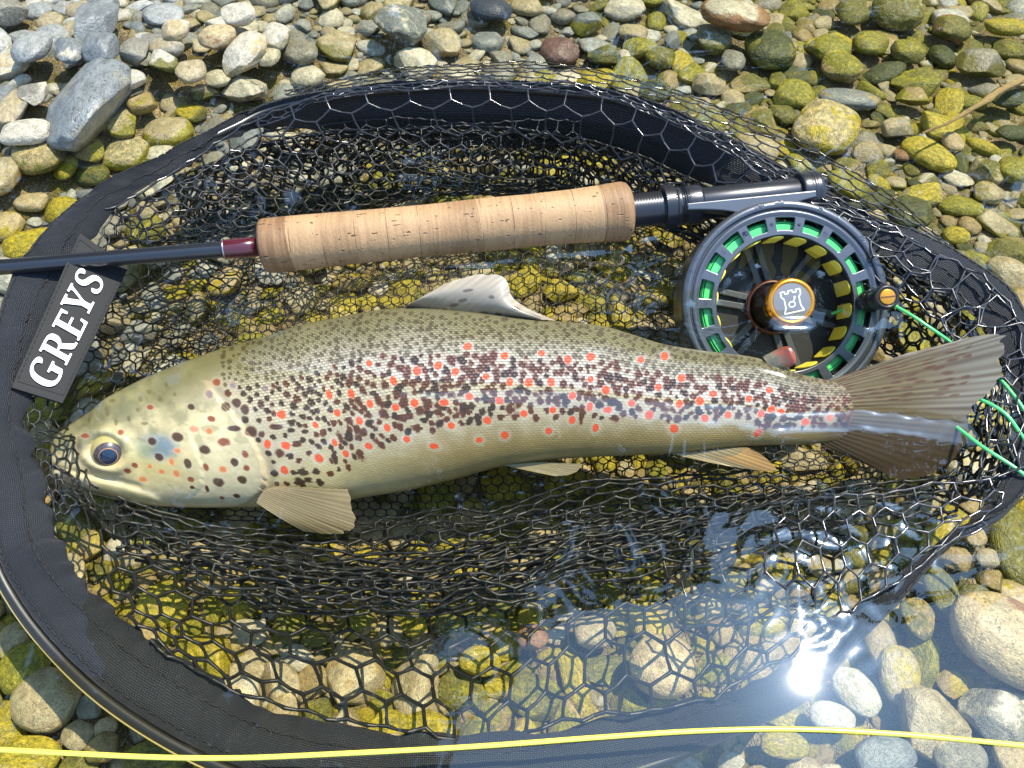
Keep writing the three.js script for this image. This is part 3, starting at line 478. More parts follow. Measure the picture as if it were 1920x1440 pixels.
    let cellQ = 0, cellR = 0, scx = x, scy = y; if (off > 0) { const sx = x / 8.2, sy = ph * f.hpx / 5.4, row = Math.floor(sy), q = sx + (row & 1) * 0.5, dx = q - Math.floor(q) - 0.5, dy = sy - row - 0.5, _ = (cellQ = Math.floor(q), cellR = row, scx = x - dx * 8.2, scy = y + dy * 5.4 * Math.max(0.2, Math.cos(ph))), e = 1 - Math.min(1, dx * dx * 3.2 + dy * dy * 3.2), w = off * mix(0.1, 0.24, sstep(-0.2, 0.5, t)); const s = 1 + w * (e * 1.3 - 0.62) + 0.1 * (hash(Math.floor(q), row, 5) - 0.5) * off; for (let k = 0; k < 3; k++) c[k] *= s; }
    // spots
    const L = bins.get(Math.floor(x / 32)); let red = 0, halo = 0, dk = null, dw = 0;
    if (L) for (const s of L) {
      const q6 = s.length > 5 ? 0.3 * off : 0, dx = x + (scx - x) * q6 - s[0], dy = y + (scy - y) * q6 - s[1]; if (Math.abs(dx) > 26 || Math.abs(dy) > 26) continue;
      const wob = (n2 - 0.5) * 0.75, jag = off > 0.5 && s.length > 5 ? 0.42 * (hash(cellQ, cellR, 9) - 0.5) : 0;
      if (s[4] === 'R') { const d = Math.hypot(dx / s[2], dy / s[3]) + wob * 0.7; red = Math.max(red, 1 - sstep(0.82, 1.14, d)); halo = Math.max(halo, 1 - sstep(1.3, 2.3, d)); }
      else { let d; if (s.length > 5) { const ca = Math.cos(s[5]), sa = Math.sin(s[5]); d = Math.hypot((dx * ca + dy * sa) / (s[2] * s[6]), (dy * ca - dx * sa) / s[2]) + wob * (x > 600 ? 1.3 : 0.7) + jag; } else { d = Math.hypot(dx / s[2], dy / s[3]) + wob * 0.5; if (s[4] !== 'g') halo = Math.max(halo, 0.45 * (1 - sstep(1.1, 1.8, d))); }
        const w = (1 - sstep(s.length > 5 ? 0.72 : 0.68, 1.12, d)) * (s[4] === 'g' ? 0.6 : s[4] === 'G' ? 0.72 : s[4] === 'o' ? 0.8 : 0.93); if (w > dw) { dw = w; const base = s.length > 5 ? C[s[4]] : SPOTC[s[4]], rim = sstep(0.3, 1, d); dk = s[4] === 'G' || s[4] === 'g' ? base : [base[0] * (1 + 0.7 * rim), base[1] * (1 + 0.2 * rim), base[2]]; } }
    }
    { const k = sstep(1440, 1590, x); for (let q = 0; q < 3; q++) c[q] = mix(c[q], mix([0.2, 0.155, 0.085][q], [0.085, 0.062, 0.036][q], sstep(0.1, -0.5, t)), k); }
    blend([0.58, 0.56, 0.48], halo * 0.3); if (dk) blend(dk, dw * (1 - 0.8 * Math.min(1, halo) * (red > 0 ? 1 : 0))); blend([0.72, 0.085 + 0.04 * (n2 - 0.5), 0.025], red * (0.95 + 0.2 * (n2 - 0.5)) * (1 - sstep(1540, 1570, x)));
    const sh = 0.86 + 0.28 * n; for (let k = 0; k < 3; k++) { const q = clamp(c[k] * sh); c[k] = q <= 0.0031308 ? q * 12.92 : 1.055 * Math.pow(q, 1 / 2.4) - 0.055; }
  }, { wrap: false });
})();
const body_bump = (() => { const cols = []; for (let i = 0; i < TW; i++) cols.push(fishFrame(98 + (i + 0.5) / TW * 1552)); return grey(TW, TH, (i, j) => {
  const f = cols[i], x = f.x, ph = ((j + 0.5) / TH - 0.5) * Math.PI, t = Math.sin(ph), y = f.mid - f.hpx * t, off = sstep(10, 80, x - interp(GILL, clamp(y, 700, 960)));
  const sx = x / 8.2, sy = ph * f.hpx / 5.4, row = Math.floor(sy), q = sx + (row & 1) * 0.5, dx = q - Math.floor(q) - 0.5, dy = sy - row - 0.5;
  const dome = Math.max(0, 1 - (dx * dx * 3 + dy * dy * 3)) * (0.7 + 0.5 * hash(Math.floor(q), row, 5)), amp = off * mix(0.18, 1, sstep(-0.25, 0.35, t)) * (1 - 0.5 * sstep(1450, 1600, x));
  return 0.2 + 0.6 * dome * amp + 0.1 * fbm(x / 20, y / 20, 1, 3) + (1 - off) * (0.2 * fbm(x / 9, y / 7, 5, 4) + 0.07 * (1 - sstep(0, 0.12, Math.abs(fbm(x / 34, y / 22, 8, 3) - 0.5))));
}, { wrap: false }); })();
const skin = phys({ map: body_tex, bumpMap: body_bump, bumpScale: 0.00065, roughness: 0.4, clearcoat: 0.5, clearcoatRoughness: 0.12, specularIntensity: 0.5 });
const trout = thing('trout', 'big spotted brown trout with red dots lying in the net', 'fish');
{
  const NU = 380, NV = 176, pts = [];
  const g = gridGeo(NU, NV, (u, v) => {
    const x = 98 + u * 1552, f = fishFrame(Math.min(x, 1648)), th = v * 2 * Math.PI - Math.PI / 2; // -90 belly, 90 back along the seen flank, then down the hidden one
    const s = Math.sin(th), c = Math.cos(th), q = f.c.clone().addScaledVector(f.D, s * f.H).addScaledVector(f.N, Math.sign(c) * Math.pow(Math.abs(c), 0.88) * f.W);
    const r = relief(x, f.mid - f.hpx * s) * (c > -0.2 ? 1 : 0) * sstep(-0.2, 0.25, c);
    return q.addScaledVector(f.N, r);
  }, { uv: (u, v) => [u, v <= 0.5 ? v * 2 : 2 - v * 2] });
  const body = part('body', g, skin, trout); body.userData.label = 'olive and silver flank with dark and red spots';
  // eye
  const f = fishFrame(EYEPX[0]), sx = Math.sqrt(Math.max(0, 1 - Math.pow((f.mid - EYEPX[1]) / f.hpx, 2)));
  const e0 = fishPlane(EYEPX[0], EYEPX[1], f.W * Math.pow(sx, 0.88) - 0.0046), look = EYE.clone().sub(e0).normalize().lerp(f.N, 0.4).normalize();
  const eye = part('eye', new THREE.SphereGeometry(0.0084, 40, 28), phys({ color: lin(0.42, 0.37, 0.17), roughness: 0.4, clearcoat: 1, clearcoatRoughness: 0.04 }), trout); eye.position.copy(e0);
  eye.quaternion.setFromRotationMatrix(frameOf(look.clone().addScaledVector(f.D, -0.34).addScaledVector(f.T, -0.06).normalize(), f.T));
  const cap = (r, a) => new THREE.SphereGeometry(r, 40, 10, 0, 6.2832, 0, a);
  const iris = part('iris', cap(0.00848, 0.84), phys({ color: lin(0.07, 0.055, 0.075), roughness: 0.3, clearcoat: 1, clearcoatRoughness: 0.04 }), eye); 
  const ring = part('pupil_ring', cap(0.00851, 0.5), std({ color: lin(0.5, 0.27, 0.14), roughness: 0.4, metalness: 0.3 }), eye); 
  const pupil = part('pupil', cap(0.00854, 0.455), phys({ color: lin(0.012, 0.03, 0.09), roughness: 0.15, clearcoat: 1, clearcoatRoughness: 0.03 }), eye); 
}
// fins: rays run from points of the base to points of the edge; n0, n1 = metres towards the flank
function fin(name, base, edge, n0, n1, mat, label, { rays = 14, curve = 0, ridge = 0.00012, nv = 26, wave = 0 } = {}) {
  const cb = new THREE.CatmullRomCurve3(base.map(([x, y, k]) => fishPlane(x, y, n0 + (k || 0)))), ce = new THREE.CatmullRomCurve3(edge.map(([x, y, k]) => fishPlane(x, y, n1 + (k || 0))));
  const nu = rays * 6, N = fishFrame(clamp(base[0][0], 98, 1640)).N;
  const side = sgn => (u, v) => {
    const a = cb.getPoint(u), b = ce.getPoint(u), q = a.lerp(b, v * (1 + 0.07 * (fbm(u * rays * 1.3, 3, rays, 2) - 0.55) * (u > 0.06 && u < 0.94 ? 1 : 0))), w = Math.cos(u * rays * 2 * Math.PI);
    return q.addScaledVector(N, curve * Math.sin(v * Math.PI) + wave * Math.sin(u * 9 + v * 3) * v + sgn * ((name === 'tail_fin' ? 0.0003 : 0.0006) * (1 - 0.75 * v) + ridge * 0.5 * (w + 1) * (1 - 0.6 * v)));
  };
  const g = mergeGeometries([gridGeo(nu, nv, side(1), { uv: (u, v) => [u, v] }), gridGeo(nu, nv, side(-1), { uv: (u, v) => [u, v] })]);
  const m = part(name, g, mat, trout); if (label) m.userData.label = label; return m;
}
function finTex(w, h, base, dark, rays, spots) {
  return tex(w, h, (i, j, c) => {
    const u = i / w, v = j / h, r = 0.5 + 0.5 * Math.cos(u * rays * 2 * Math.PI), n = fbm(u * 10, v * 5, 3, 3), st = fbm(u * rays * 2.4, v * 2.2, 8, 2);
    let k = clamp(0.35 * (1 - r) + 0.75 * (st - 0.3) + 0.3 * (n - 0.5)); const b = base(u, v), s = spots ? spots(u, v) : 0;
    for (let q = 0; q < 3; q++) { const y = clamp(mix(mix(b[q], dark[q], k), [0.09, 0.04, 0.025][q], s) * (0.85 + 0.3 * n)); c[q] = 1.055 * Math.pow(y, 1 / 2.4) - 0.055; }
  }, { wrap: false });
}
const finMat = (map, o = {}) => phys({ map, roughness: 0.38, clearcoat: 0.5, clearcoatRoughness: 0.12, side: THREE.DoubleSide, ...o });
fin('pectoral_fin', [[478, 932], [486, 920], [500, 908], [522, 903]], [[548, 984], [592, 990], [628, 975], [639, 950], [634, 908]], 0.0205, 0.0185, finMat(finTex(256, 128, (u, v) => [0.44, 0.36, 0.2], [0.26, 0.19, 0.11], 15), { transmission: 0.5, thickness: 0 }), 'tan fan-shaped fin behind the gill cover', { rays: 15, curve: 0.002 });
fin('pelvic_fin', [[940, 870], [970, 868], [1000, 865]], [[1010, 884], [1050, 890], [1085, 884], [1104, 868]], 0.004, 0.006, finMat(finTex(128, 64, () => [0.4, 0.33, 0.18], [0.2, 0.14, 0.07], 10), { transmission: 0.35 }), null, { rays: 10 });
fin('anal_fin', [[1262, 850], [1310, 846], [1370, 839], [1410, 838]], [[1330, 866], [1400, 876], [1474, 881], [1446, 852], [1424, 841]], 0.002, 0.004, finMat(finTex(128, 128, (u, v) => v > 0.3 && u > 0.35 ? [0.56, 0.33, 0.1] : [0.3, 0.24, 0.12], [0.22, 0.14, 0.06], 12), { transmission: 0.3 }), 'orange-tinged fin under the tail stalk', { rays: 12 });
fin('dorsal_fin', [[780, 579], [840, 581], [920, 590], [1000, 600]], [[802, 566], [855, 533], [905, 517], [942, 519], [958, 532], [962, 552], [988, 576], [1040, 602]], 0.001, 0.004, finMat(finTex(256, 128, (u, v) => [mix(0.27, 0.62, v), mix(0.22, 0.56, v), mix(0.12, 0.45, v)], [0.4, 0.35, 0.27], 15, (u, v) => { const [a, , id] = worley(u * 9, v * 5); return id > 0.55 && u > 0.3 && v < 0.75 ? 0.7 * (1 - sstep(0.18, 0.34, a)) : 0; }), { transmission: 0.35, roughness: 0.3, clearcoat: 0.8 }), 'folded translucent fin on the back with dark specks', { rays: 15, curve: 0.004, wave: 0.0012 });
{ // the small fleshy fin before the tail
  const g = gridGeo(30, 20, (u, v) => { const th = u * 2 * Math.PI, s = v; const bx = mix(1425, 1466, s), by = mix(682, 664, s), r = 22 * Math.sqrt(Math.max(0, 1 - Math.pow(s * 1.02 - 0.02, 6))) * (0.72 + 0.5 * s); const q = fishPlane(bx + Math.cos(th) * r * 0.55 + s * 4, by + Math.cos(th) * r * 0.78, 0.0015 + 0.004 * s); return q.addScaledVector(fishFrame(1450).N, Math.sin(th) * 0.0026 * (1 - s * 0.4) * Math.min(1, 6 * (1 - s))); }, { uv: (u, v) => [v, Math.abs(u - 0.5) * 2] });
  part('adipose_fin', g, finMat(tex(64, 64, (i, j, c) => { const v = i / 64, n = fbm(i / 9, j / 9, 4, 3), k = sstep(0.25, 0.75, v + 0.5 * (n - 0.5)); c[0] = mix(0.5, 0.58, k) * (0.7 + 0.5 * n); c[1] = mix(0.47, 0.27, k) * (0.7 + 0.5 * n); c[2] = mix(0.36, 0.17, k) * (0.7 + 0.5 * n); }, { wrap: false })), trout).userData.label = 'small reddish brown fleshy fin before the tail';
}
{
  const lobe = finTex(512, 256, (u, v) => { const k = sstep(0.45, 0.7, u); const p = sstep(0.35, 0.95, v) * (1 - k); return [mix(mix(0.16, 0.19, p), 0.06, k), mix(mix(0.125, 0.18, p), 0.042, k), mix(mix(0.06, 0.14, p), 0.024, k)]; }, [0.05, 0.03, 0.018], 26, (u, v) => { if (u > 0.42 || v > 0.8) return 0; const [a, , id] = worley(u * 34, v * 8); return id > 0.3 ? 0.75 * (1 - sstep(0.2, 0.42, a)) : 0; });
  fin('tail_fin', [[1552, 714], [1574, 724], [1586, 746], [1590, 772], [1584, 798], [1566, 822], [1540, 836]].map(([x, y]) => { const f = fishFrame(x), t = clamp((f.mid - y) / f.hpx, -1, 1); return [x, y, f.W * Math.pow(Math.sqrt(1 - t * t), 0.88) - 0.0011]; }), [[1700, 660], [1868, 622], [1874, 640], [1868, 688], [1856, 722], [1822, 752], [1806, 782], [1808, 818], [1790, 852], [1750, 882], [1692, 897], [1620, 866]], 0.0005, 0.0005, finMat(lobe, { transmission: 0.1, roughness: 0.55, clearcoat: 0.1, specularIntensity: 0.35 }), 'broad tail with a spotted pale upper lobe and brown lower lobe', { rays: 26, nv: 40, ridge: 0.00016, wave: 0.0012 });
}

// ------------------------------------------------------------------ fly rod
const blackGloss = phys({ color: lin(0.012, 0.013, 0.016), roughness: 0.28, clearcoat: 0.8, clearcoatRoughness: 0.08 });
const anodised = phys({ color: lin(0.05, 0.052, 0.058), metalness: 0.6, roughness: 0.3, clearcoat: 0.25, clearcoatRoughness: 0.15 });
const rod = thing('fly_rod', 'black fly rod with cork grip lying across the net above the fish', 'fishing rod');
{
  // axis through measured points: far end beyond the picture, blank, grip, reel seat
  const A = P(-260, 522, 0.024), B = P(490, 462, 0.0135), C = P(1180, 396, 0.0105), D = P(1534, 360, 0.0125);
  const along = (p, q, t) => p.clone().lerp(q, t);
  const stick = (name, p, q, prof, mat, seg = 48, uvlen) => { // a turned piece between two points; prof: [radius, share of the length]
    const L = p.distanceTo(q), g = lathe(prof.map(([r, t]) => [r, t * L]), seg); const m = part(name, g, mat, rod); m.position.copy(p); m.quaternion.setFromRotationMatrix(frameOf(q.clone().sub(p), UPV)); return m;
  };
  const s1 = toPix(B)[2] / 1440, sC = toPix(C)[2] / 1440, sD = toPix(D)[2] / 1440;
  stick('blank', along(A, B, -2.2), along(A, B, 0.96), [[0, 0], [0.0024, 0], [0.0042, 1], [0, 1]], blackGloss, 32);
  const maroon = phys({ color: lin(0.075, 0.008, 0.014), roughness: 0.22, clearcoat: 1, clearcoatRoughness: 0.05 }), E1 = along(A, B, 0.895), E2 = along(A, B, 0.997);
  stick('winding', E1, E2, [[0, 0], [0.0042, 0], [0.0048, 0.05], [0.0051, 0.5], [0.0049, 0.95], [0, 1]], maroon, 32);
  const steel = std({ color: lin(0.55, 0.55, 0.55), metalness: 1, roughness: 0.3 });
  stick('winding_ring', along(A, B, 0.9), along(A, B, 0.904), [[0.0049, 0], [0.0054, 0.5], [0.0049, 1]], steel, 32);
  stick('winding_check', along(A, B, 0.995), along(A, B, 1.001), [[0, 0], [0.0058, 0], [0.0062, 0.5], [0.006, 1], [0, 1]], phys({ color: lin(0.2, 0.18, 0.16), metalness: 0.8, roughness: 0.35 }), 32);
  // cork: rings of slightly different tone, growth streaks, dark fissures
  const CW = 1024, CH = 512, rings = 12;
  const fiss = []; { const R = mulberry(5); for (let i = 0; i < 300; i++) fiss.push([R(), R(), 0.003 + 0.012 * R() * R(), 0.003 + 0.007 * R() * R(), R()]); }
  const corkF = (i, j) => {
    const u = i / CW, v = j / CH, rI = Math.floor(u * rings + 0.1 * Math.sin(v * 3)), tone = hash(rI, 3, 2), wav = fbm(u * 9, v * 4, rI, 3);
    const streak = fbm(u * 210 + 3 * wav + rI * 7, v * 5, 4, 3), fine = noise(u * 400, v * 90, 6), blot = fbm(u * 14, v * 8, 11, 3);
    let d = 0; const seam = Math.abs(u * rings - Math.round(u * rings)); d = 0.5 * (1 - sstep(0.003, 0.014, seam)) * sstep(0.3, 0.55, noise(v * 14, rI, 3));
    for (const [fu, fv, a, b, s] of fiss) { const dx = (u - fu) / a, dy = (v - fv) / b; if (Math.abs(dx) < 1.6 && Math.abs(dy) < 1.6) { const q = Math.hypot(dx, dy) + 1.1 * (noise(u * 260, v * 130, 2) - 0.5); if (q < 1) d = Math.max(d, (0.35 + 0.6 * s) * (1 - sstep(0.3, 1, q))); } }
    return [tone, streak, fine, blot, d];
  };
  const cork = tex(CW, CH, (i, j, c) => { const [t, s, f, b, d] = corkF(i, j), k = clamp(0.34 + 0.75 * (s - 0.45) + 0.85 * (t - 0.5) + 0.7 * (b - 0.5)); const col = [[0.42, 0.19], [0.26, 0.1], [0.125, 0.042]]; for (let q = 0; q < 3; q++) { const y = mix(col[q][0], col[q][1], k) * (0.9 + 0.2 * f) * (1 - 0.86 * d); c[q] = 1.055 * Math.pow(clamp(y), 1 / 2.4) - 0.055; } });
  const corkB = grey(CW, CH, (i, j) => { const [t, s, f, b, d] = corkF(i, j); return 0.7 + 0.15 * (s - 0.5) + 0.1 * (f - 0.5) - 0.6 * d; });
  
  const rB = 51 * s1, rC = 55 * sC, prof = [[0, 0], [rB * 0.78, 0], [rB * 0.93, 0.004], [rB * 0.985, 0.01], [rB, 0.02], [rB * 1.0, 0.08], [rB * 0.985, 0.18], [rB * 0.96, 0.3], [rB * 0.955, 0.45], [rC * 0.88, 0.6], [rC * 0.87, 0.72], [rC * 0.9, 0.84], [rC * 0.96, 0.93], [rC * 1.0, 0.965], [rC * 1.0, 0.98], [rC * 0.96, 0.99], [rC * 0.86, 0.997], [rC * 0.7, 1], [0, 1]];
  const grip = stick('cork_grip', B, C, prof, std({ map: cork, bumpMap: corkB, bumpScale: 0.0009, roughness: 0.62 }), 96);
  { const a = grip.geometry.attributes, L = B.distanceTo(C); for (let i = 0; i < a.position.count; i++) a.uv.setXY(i, clamp(a.position.getY(i) / L, 0.002, 0.998), Math.atan2(a.position.getZ(i), a.position.getX(i)) / 6.2832 + 0.5 + 1e-4); }
  // reel seat
  const thread = []; for (let i = 0; i <= 26; i++) thread.push([i % 2 ? 0.0093 : 0.0078, i / 26]);
  stick('threaded_barrel', along(C, D, -0.01), along(C, D, 0.18), [[0, 0], ...thread, [0, 1]], anodised);
  const nutG = () => { const g = new THREE.CylinderGeometry(0.0113, 0.0113, 0.0056, 96, 8), p = g.attributes.position; for (let i = 0; i < p.count; i++) { const x = p.getX(i), z = p.getZ(i), r = Math.hypot(x, z); if (r > 0.01) { const a = Math.round(Math.atan2(z, x) / 6.2832 * 96), yk = Math.round((p.getY(i) / 0.0056 + 0.5) * 8), k = (a + yk) % 2 ? 1.03 : 0.97; p.setX(i, x * k); p.setZ(i, z * k); } } g.computeVertexNormals(); return g; };
  const dir = frameOf(D.clone().sub(C), UPV);
  const nut = part('locking_nut', nutG(), anodised, rod); nut.position.copy(along(C, D, 0.2)); nut.quaternion.setFromRotationMatrix(dir);
  stick('sliding_hood', along(C, D, 0.225), along(C, D, 0.37), [[0, 0], [0.0098, 0], [0.0104, 0.08], [0.0104, 0.2], [0.0098, 0.26], [0.0098, 0.38], [0.0105, 0.5], [0.0105, 0.9], [0.0098, 1], [0, 1]], anodised);
  for (let i = 0; i < 6; i++) { const m = part('hood_groove', new THREE.TorusGeometry(0.0102, 0.00035, 6, 48), blackGloss, rod); m.position.copy(along(C, D, 0.262 + i * 0.011)); m.quaternion.setFromRotationMatrix(dir.clone().multiply(new THREE.Matrix4().makeRotationX(Math.PI / 2))); }
  stick('reel_seat_tube', along(C, D, 0.37), along(C, D, 0.9), [[0, 0], [0.0086, 0], [0.0086, 1], [0, 1]], anodised);
  stick('butt_cap', along(C, D, 0.885), along(C, D, 1.0), [[0, 0], [0.0105, 0], [0.0114, 0.06], [0.0114, 0.42], [0.0108, 0.46], [0.0114, 0.5], [0.0114, 0.62], [0.0108, 0.66], [0.0114, 0.7], [0.0112, 0.92], [0.0095, 1], [0, 1]], anodised);
}

// ------------------------------------------------------------------ fly reel: face turned to the eye, half in the water
const REELC = P(1473, 569, -0.0025), REELN = FWD.clone().negate();
const reel = thing('fly_reel', 'black large-arbor fly reel with orange hub cap, half sunk in the water', 'fishing reel');
reel.position.copy(REELC); reel.quaternion.setFromRotationMatrix(new THREE.Matrix4().makeBasis(RIGHT, REELN, RIGHT.clone().cross(REELN)));
{ // local: x to the right along the picture, y out of the face, z towards the fish; metres
  const gun = phys({ color: lin(0.115, 0.125, 0.14), metalness: 0.7, roughness: 0.36, clearcoat: 0.3, clearcoatRoughness: 0.12 });
  const dark = phys({ color: lin(0.016, 0.017, 0.02), metalness: 0.1, roughness: 0.6 }), amber = phys({ color: lin(0.95, 0.38, 0.03), metalness: 0.85, roughness: 0.26, clearcoat: 0.5 });
  const Rr = 0.0505;
  part('outer_frame', lathe([[Rr - 0.0022, -0.024], [Rr + 0.0016, -0.0245], [Rr + 0.002, -0.022], [Rr + 0.0012, -0.0195], [Rr + 0.0004, -0.012], [Rr + 0.0014, -0.005], [Rr + 0.0026, -0.0018], [Rr + 0.0018, 0.0008], [Rr - 0.0012, 0.0014], [Rr - 0.0018, -0.0005], [Rr - 0.0024, -0.006], [Rr - 0.0022, -0.024]], 128), gun, reel);
  // spool rim with eighteen windows
  const sh = new THREE.Shape(); sh.absarc(0, 0, Rr - 0.0022, 0, Math.PI * 2); const inner = new THREE.Path(); inner.absarc(0, 0, 0.0355, 0, Math.PI * 2, true); sh.holes.push(inner);
  const NW = 18; for (let i = 0; i < NW; i++) { const c = (i + 0.5) / NW * 2 * Math.PI, w = 0.123, r0 = 0.0372, r1 = 0.0446, q = 0.02, h = new THREE.Path(), pt = (a, r) => [Math.cos(a) * r, Math.sin(a) * r]; h.moveTo(...pt(c - w + q, r0)); h.absarc(0, 0, r0, c - w + q, c + w - q, false); h.quadraticCurveTo(...pt(c + w, r0), ...pt(c + w, r0 + 0.001)); h.lineTo(...pt(c + w, r1 - 0.001)); h.quadraticCurveTo(...pt(c + w, r1), ...pt(c + w - q, r1)); h.absarc(0, 0, r1, c + w - q, c - w + q, true); h.quadraticCurveTo(...pt(c - w, r1), ...pt(c - w, r1 - 0.001)); h.lineTo(...pt(c - w, r0 + 0.001)); h.closePath(); sh.holes.push(h); }
  const rim = new THREE.ExtrudeGeometry(sh, { depth: 0.0014, bevelEnabled: true, bevelThickness: 0.0004, bevelSize: 0.0004, bevelSegments: 2, curveSegments: 96 }); rim.rotateX(-Math.PI / 2); rim.translate(0, -0.0022, 0);
  part('spool_rim', rim, gun, reel);
  part('spool_lip', lathe([[0.0445, -0.0006], [0.0462, 0.0006], [0.0476, 0.0004], [0.0484, -0.0012]], 128), gun, reel);
  part('back_plate', lathe([[0, -0.0226], [Rr - 0.003, -0.0226], [Rr - 0.003, -0.0238], [0, -0.0238]], 96), dark, reel);
  // wound line, turn on turn
  const wound = []; for (let i = 0; i <= 16; i++) wound.push([0.0412 - i / 16 * 0.0046, -0.0031 - (i % 2 ? 0 : 0.0006)]); wound.reverse(); part('line_side', lathe(wound, 96), phys({ color: lin(0.09, 0.68, 0.2), roughness: 0.4, clearcoat: 0.3 }), reel); wound.length = 0; for (let i = 0; i <= 52; i++) wound.push([0.0429 + (i % 2 ? 0.0006 : 0) + 0.0008 * Math.sin(i * 1.7) - 0.0012 * Math.abs(i / 26 - 1), -0.0212 + i / 52 * 0.0176]);
  part('line_coil', lathe(wound, 96), phys({ color: lin(0.09, 0.68, 0.2), roughness: 0.4, clearcoat: 0.3 }), reel);
  part('arbor', lathe([[0.0355, -0.0022], [0.0352, -0.0035], [0.0352, -0.021], [0.0362, -0.0225]], 96), dark, reel);
  // yellow backing seen through the U-shaped ports of the arbor
  const yel = std({ color: lin(0.95, 0.8, 0.08), roughness: 0.6 });
  for (let i = 0; i < NW; i++) {
    const a = (i + 0.25) / NW * 2 * Math.PI, n = 12, hw = 0.0037;
    const outline = []; for (let k = 0; k <= n; k++) { const t = Math.PI - k / n * Math.PI; outline.push([Math.cos(t) * hw, -0.0052 + Math.sin(t) * hw]); } outline.push([hw, -0.0185], [-hw, -0.0185]);
    const s = new THREE.Shape(outline.map(([x, y]) => new THREE.Vector2(x, y))), g = new THREE.ExtrudeGeometry(s, { depth: 0.0006, bevelEnabled: false, curveSegments: 4 });
    const m = part('backing_port', g, yel, reel); m.position.set(Math.cos(a) * 0.0347, 0, Math.sin(a) * 0.0347); m.rotation.y = -a - Math.PI / 2;
  }
  const spokeM = std({ color: lin(0.07, 0.075, 0.085), roughness: 0.5, metalness: 0.3 });
  // spokes, hub, cap with its emblem
  for (let i = 0; i < 6; i++) for (const k of [-1, 1]) { const a = i / 6 * 2 * Math.PI + k * 0.13 + 0.2, g = new RoundedBoxGeometry(0.028, 0.0016, 0.0034, 2, 0.0005), m = part('spoke', g, spokeM, reel); m.position.set(Math.cos(a) * 0.0225, -0.0205, Math.sin(a) * 0.0225); m.rotation.y = -a + k * 0.1; }
  part('hub', lathe([[0, -0.0235], [0.0135, -0.0235], [0.0135, -0.02], [0.0118, -0.0185], [0.0112, -0.004], [0.0116, 0.0054], [0, 0.0054]], 64), phys({ color: lin(0.015, 0.013, 0.014), metalness: 0.4, roughness: 0.35, clearcoat: 0.4 }), reel);
  part('drag_ring', lathe([[0.0132, -0.0172], [0.0146, -0.0172], [0.0146, -0.0195], [0.0132, -0.0195], [0.0132, -0.0172]], 64), phys({ color: lin(0.07, 0.016, 0.006), metalness: 0.3, roughness: 0.4 }), reel);
  const cap = part('hub_cap', lathe([[0, 0.0086], [0.0096, 0.0086], [0.0097, 0.0095], [0.0106, 0.0096], [0.0116, 0.0089], [0.0119, 0.008], [0.0117, 0.0074], [0.0121, 0.0069], [0.0117, 0.0063], [0.0121, 0.0058], [0.0114, 0.0052], [0, 0.005]], 72), amber, reel);
  const disc = part('cap_disc', lathe([[0, 0.00905], [0.0093, 0.00905], [0.0094, 0.0086]], 64), std({ color: lin(0.17, 0.18, 0.2), metalness: 0.2, roughness: 0.5 }), cap);
  { // castle outline with a scripted letter, as on the cap
    const white = std({ color: lin(0.8, 0.8, 0.8), roughness: 0.5 }), k = 0.00118, rot = -0.22;
    const T = (x, y) => { const c = Math.cos(rot), s = Math.sin(rot); return V((x * c + y * s) * k, 0.0092, -(y * c - x * s) * k); };
    const line = (pts, r, closed) => { const L = new Cords(6); for (let i = 0; i < pts.length - (closed ? 0 : 1); i++) { const a = T(...pts[i]), b = T(...pts[(i + 1) % pts.length]); L.add(a, b, r); L.knot(a, r); } return L.geo(); };
    const g1 = line([[-4.2, 4.6], [-4.2, 2.6], [-3.2, 1.4], [-3.2, -2.2], [-4.2, -4.6], [4.2, -4.6], [3.2, -2.2], [3.2, 1.4], [4.2, 2.6], [4.2, 4.6], [2.4, 4.6], [2.4, 3.6], [1.0, 3.6], [1.0, 4.6], [-1.0, 4.6], [-1.0, 3.6], [-2.4, 3.6], [-2.4, 4.6]], 0.00042, true); g1.scale(1, 0.4, 1); g1.translate(0, 0.0054, 0);
    const scr = []; for (let i = 0; i <= 40; i++) { const t = i / 40; scr.push(t < 0.55 ? [Math.cos(t / 0.55 * 6.4 + 1) * 1.35 - 0.3, Math.sin(t / 0.55 * 6.4 + 1) * 1.1 - 1.2] : [mix(0.3, 1.6, (t - 0.55) / 0.45) + 0.7 * Math.sin((t - 0.55) * 9), mix(-0.3, 1.9, Math.sin((t - 0.55) * 5.2))]); }
    const g2 = line(scr, 0.00034); g2.scale(1, 0.4, 1); g2.translate(0, 0.0054, 0);
    part('emblem', mergeGeometries([g1, g2]), white, disc);
  }
  // handle
  const h = part('handle', lathe([[0, 0.0005], [0.0058, 0.0005], [0.0058, 0.003], [0.0048, 0.004], [0.0047, 0.007], [0.0052, 0.0075], [0.0047, 0.008], [0.0052, 0.0086], [0.0047, 0.0091], [0.0053, 0.0097], [0.005, 0.0105], [0.0058, 0.0135], [0.0062, 0.0185], [0.006, 0.0205], [0.0052, 0.0212], [0.0044, 0.0212], [0.0043, 0.0204], [0, 0.0204]], 48), phys({ color: lin(0.02, 0.02, 0.022), metalness: 0.3, roughness: 0.35, clearcoat: 0.4 }), reel); h.position.set(0.0418, 0, -0.001);
  const scr = part('handle_screw', lathe([[0, 0.0216], [0.0034, 0.0216], [0.0039, 0.021], [0.0039, 0.0203]], 40), amber, h);
  const slot = part('screw_slot', new RoundedBoxGeometry(0.0072, 0.0004, 0.0008, 1, 0.0001), std({ color: lin(0.15, 0.04, 0.01), roughness: 0.5 }), scr); slot.position.y = 0.02165; slot.rotation.y = 0.1;
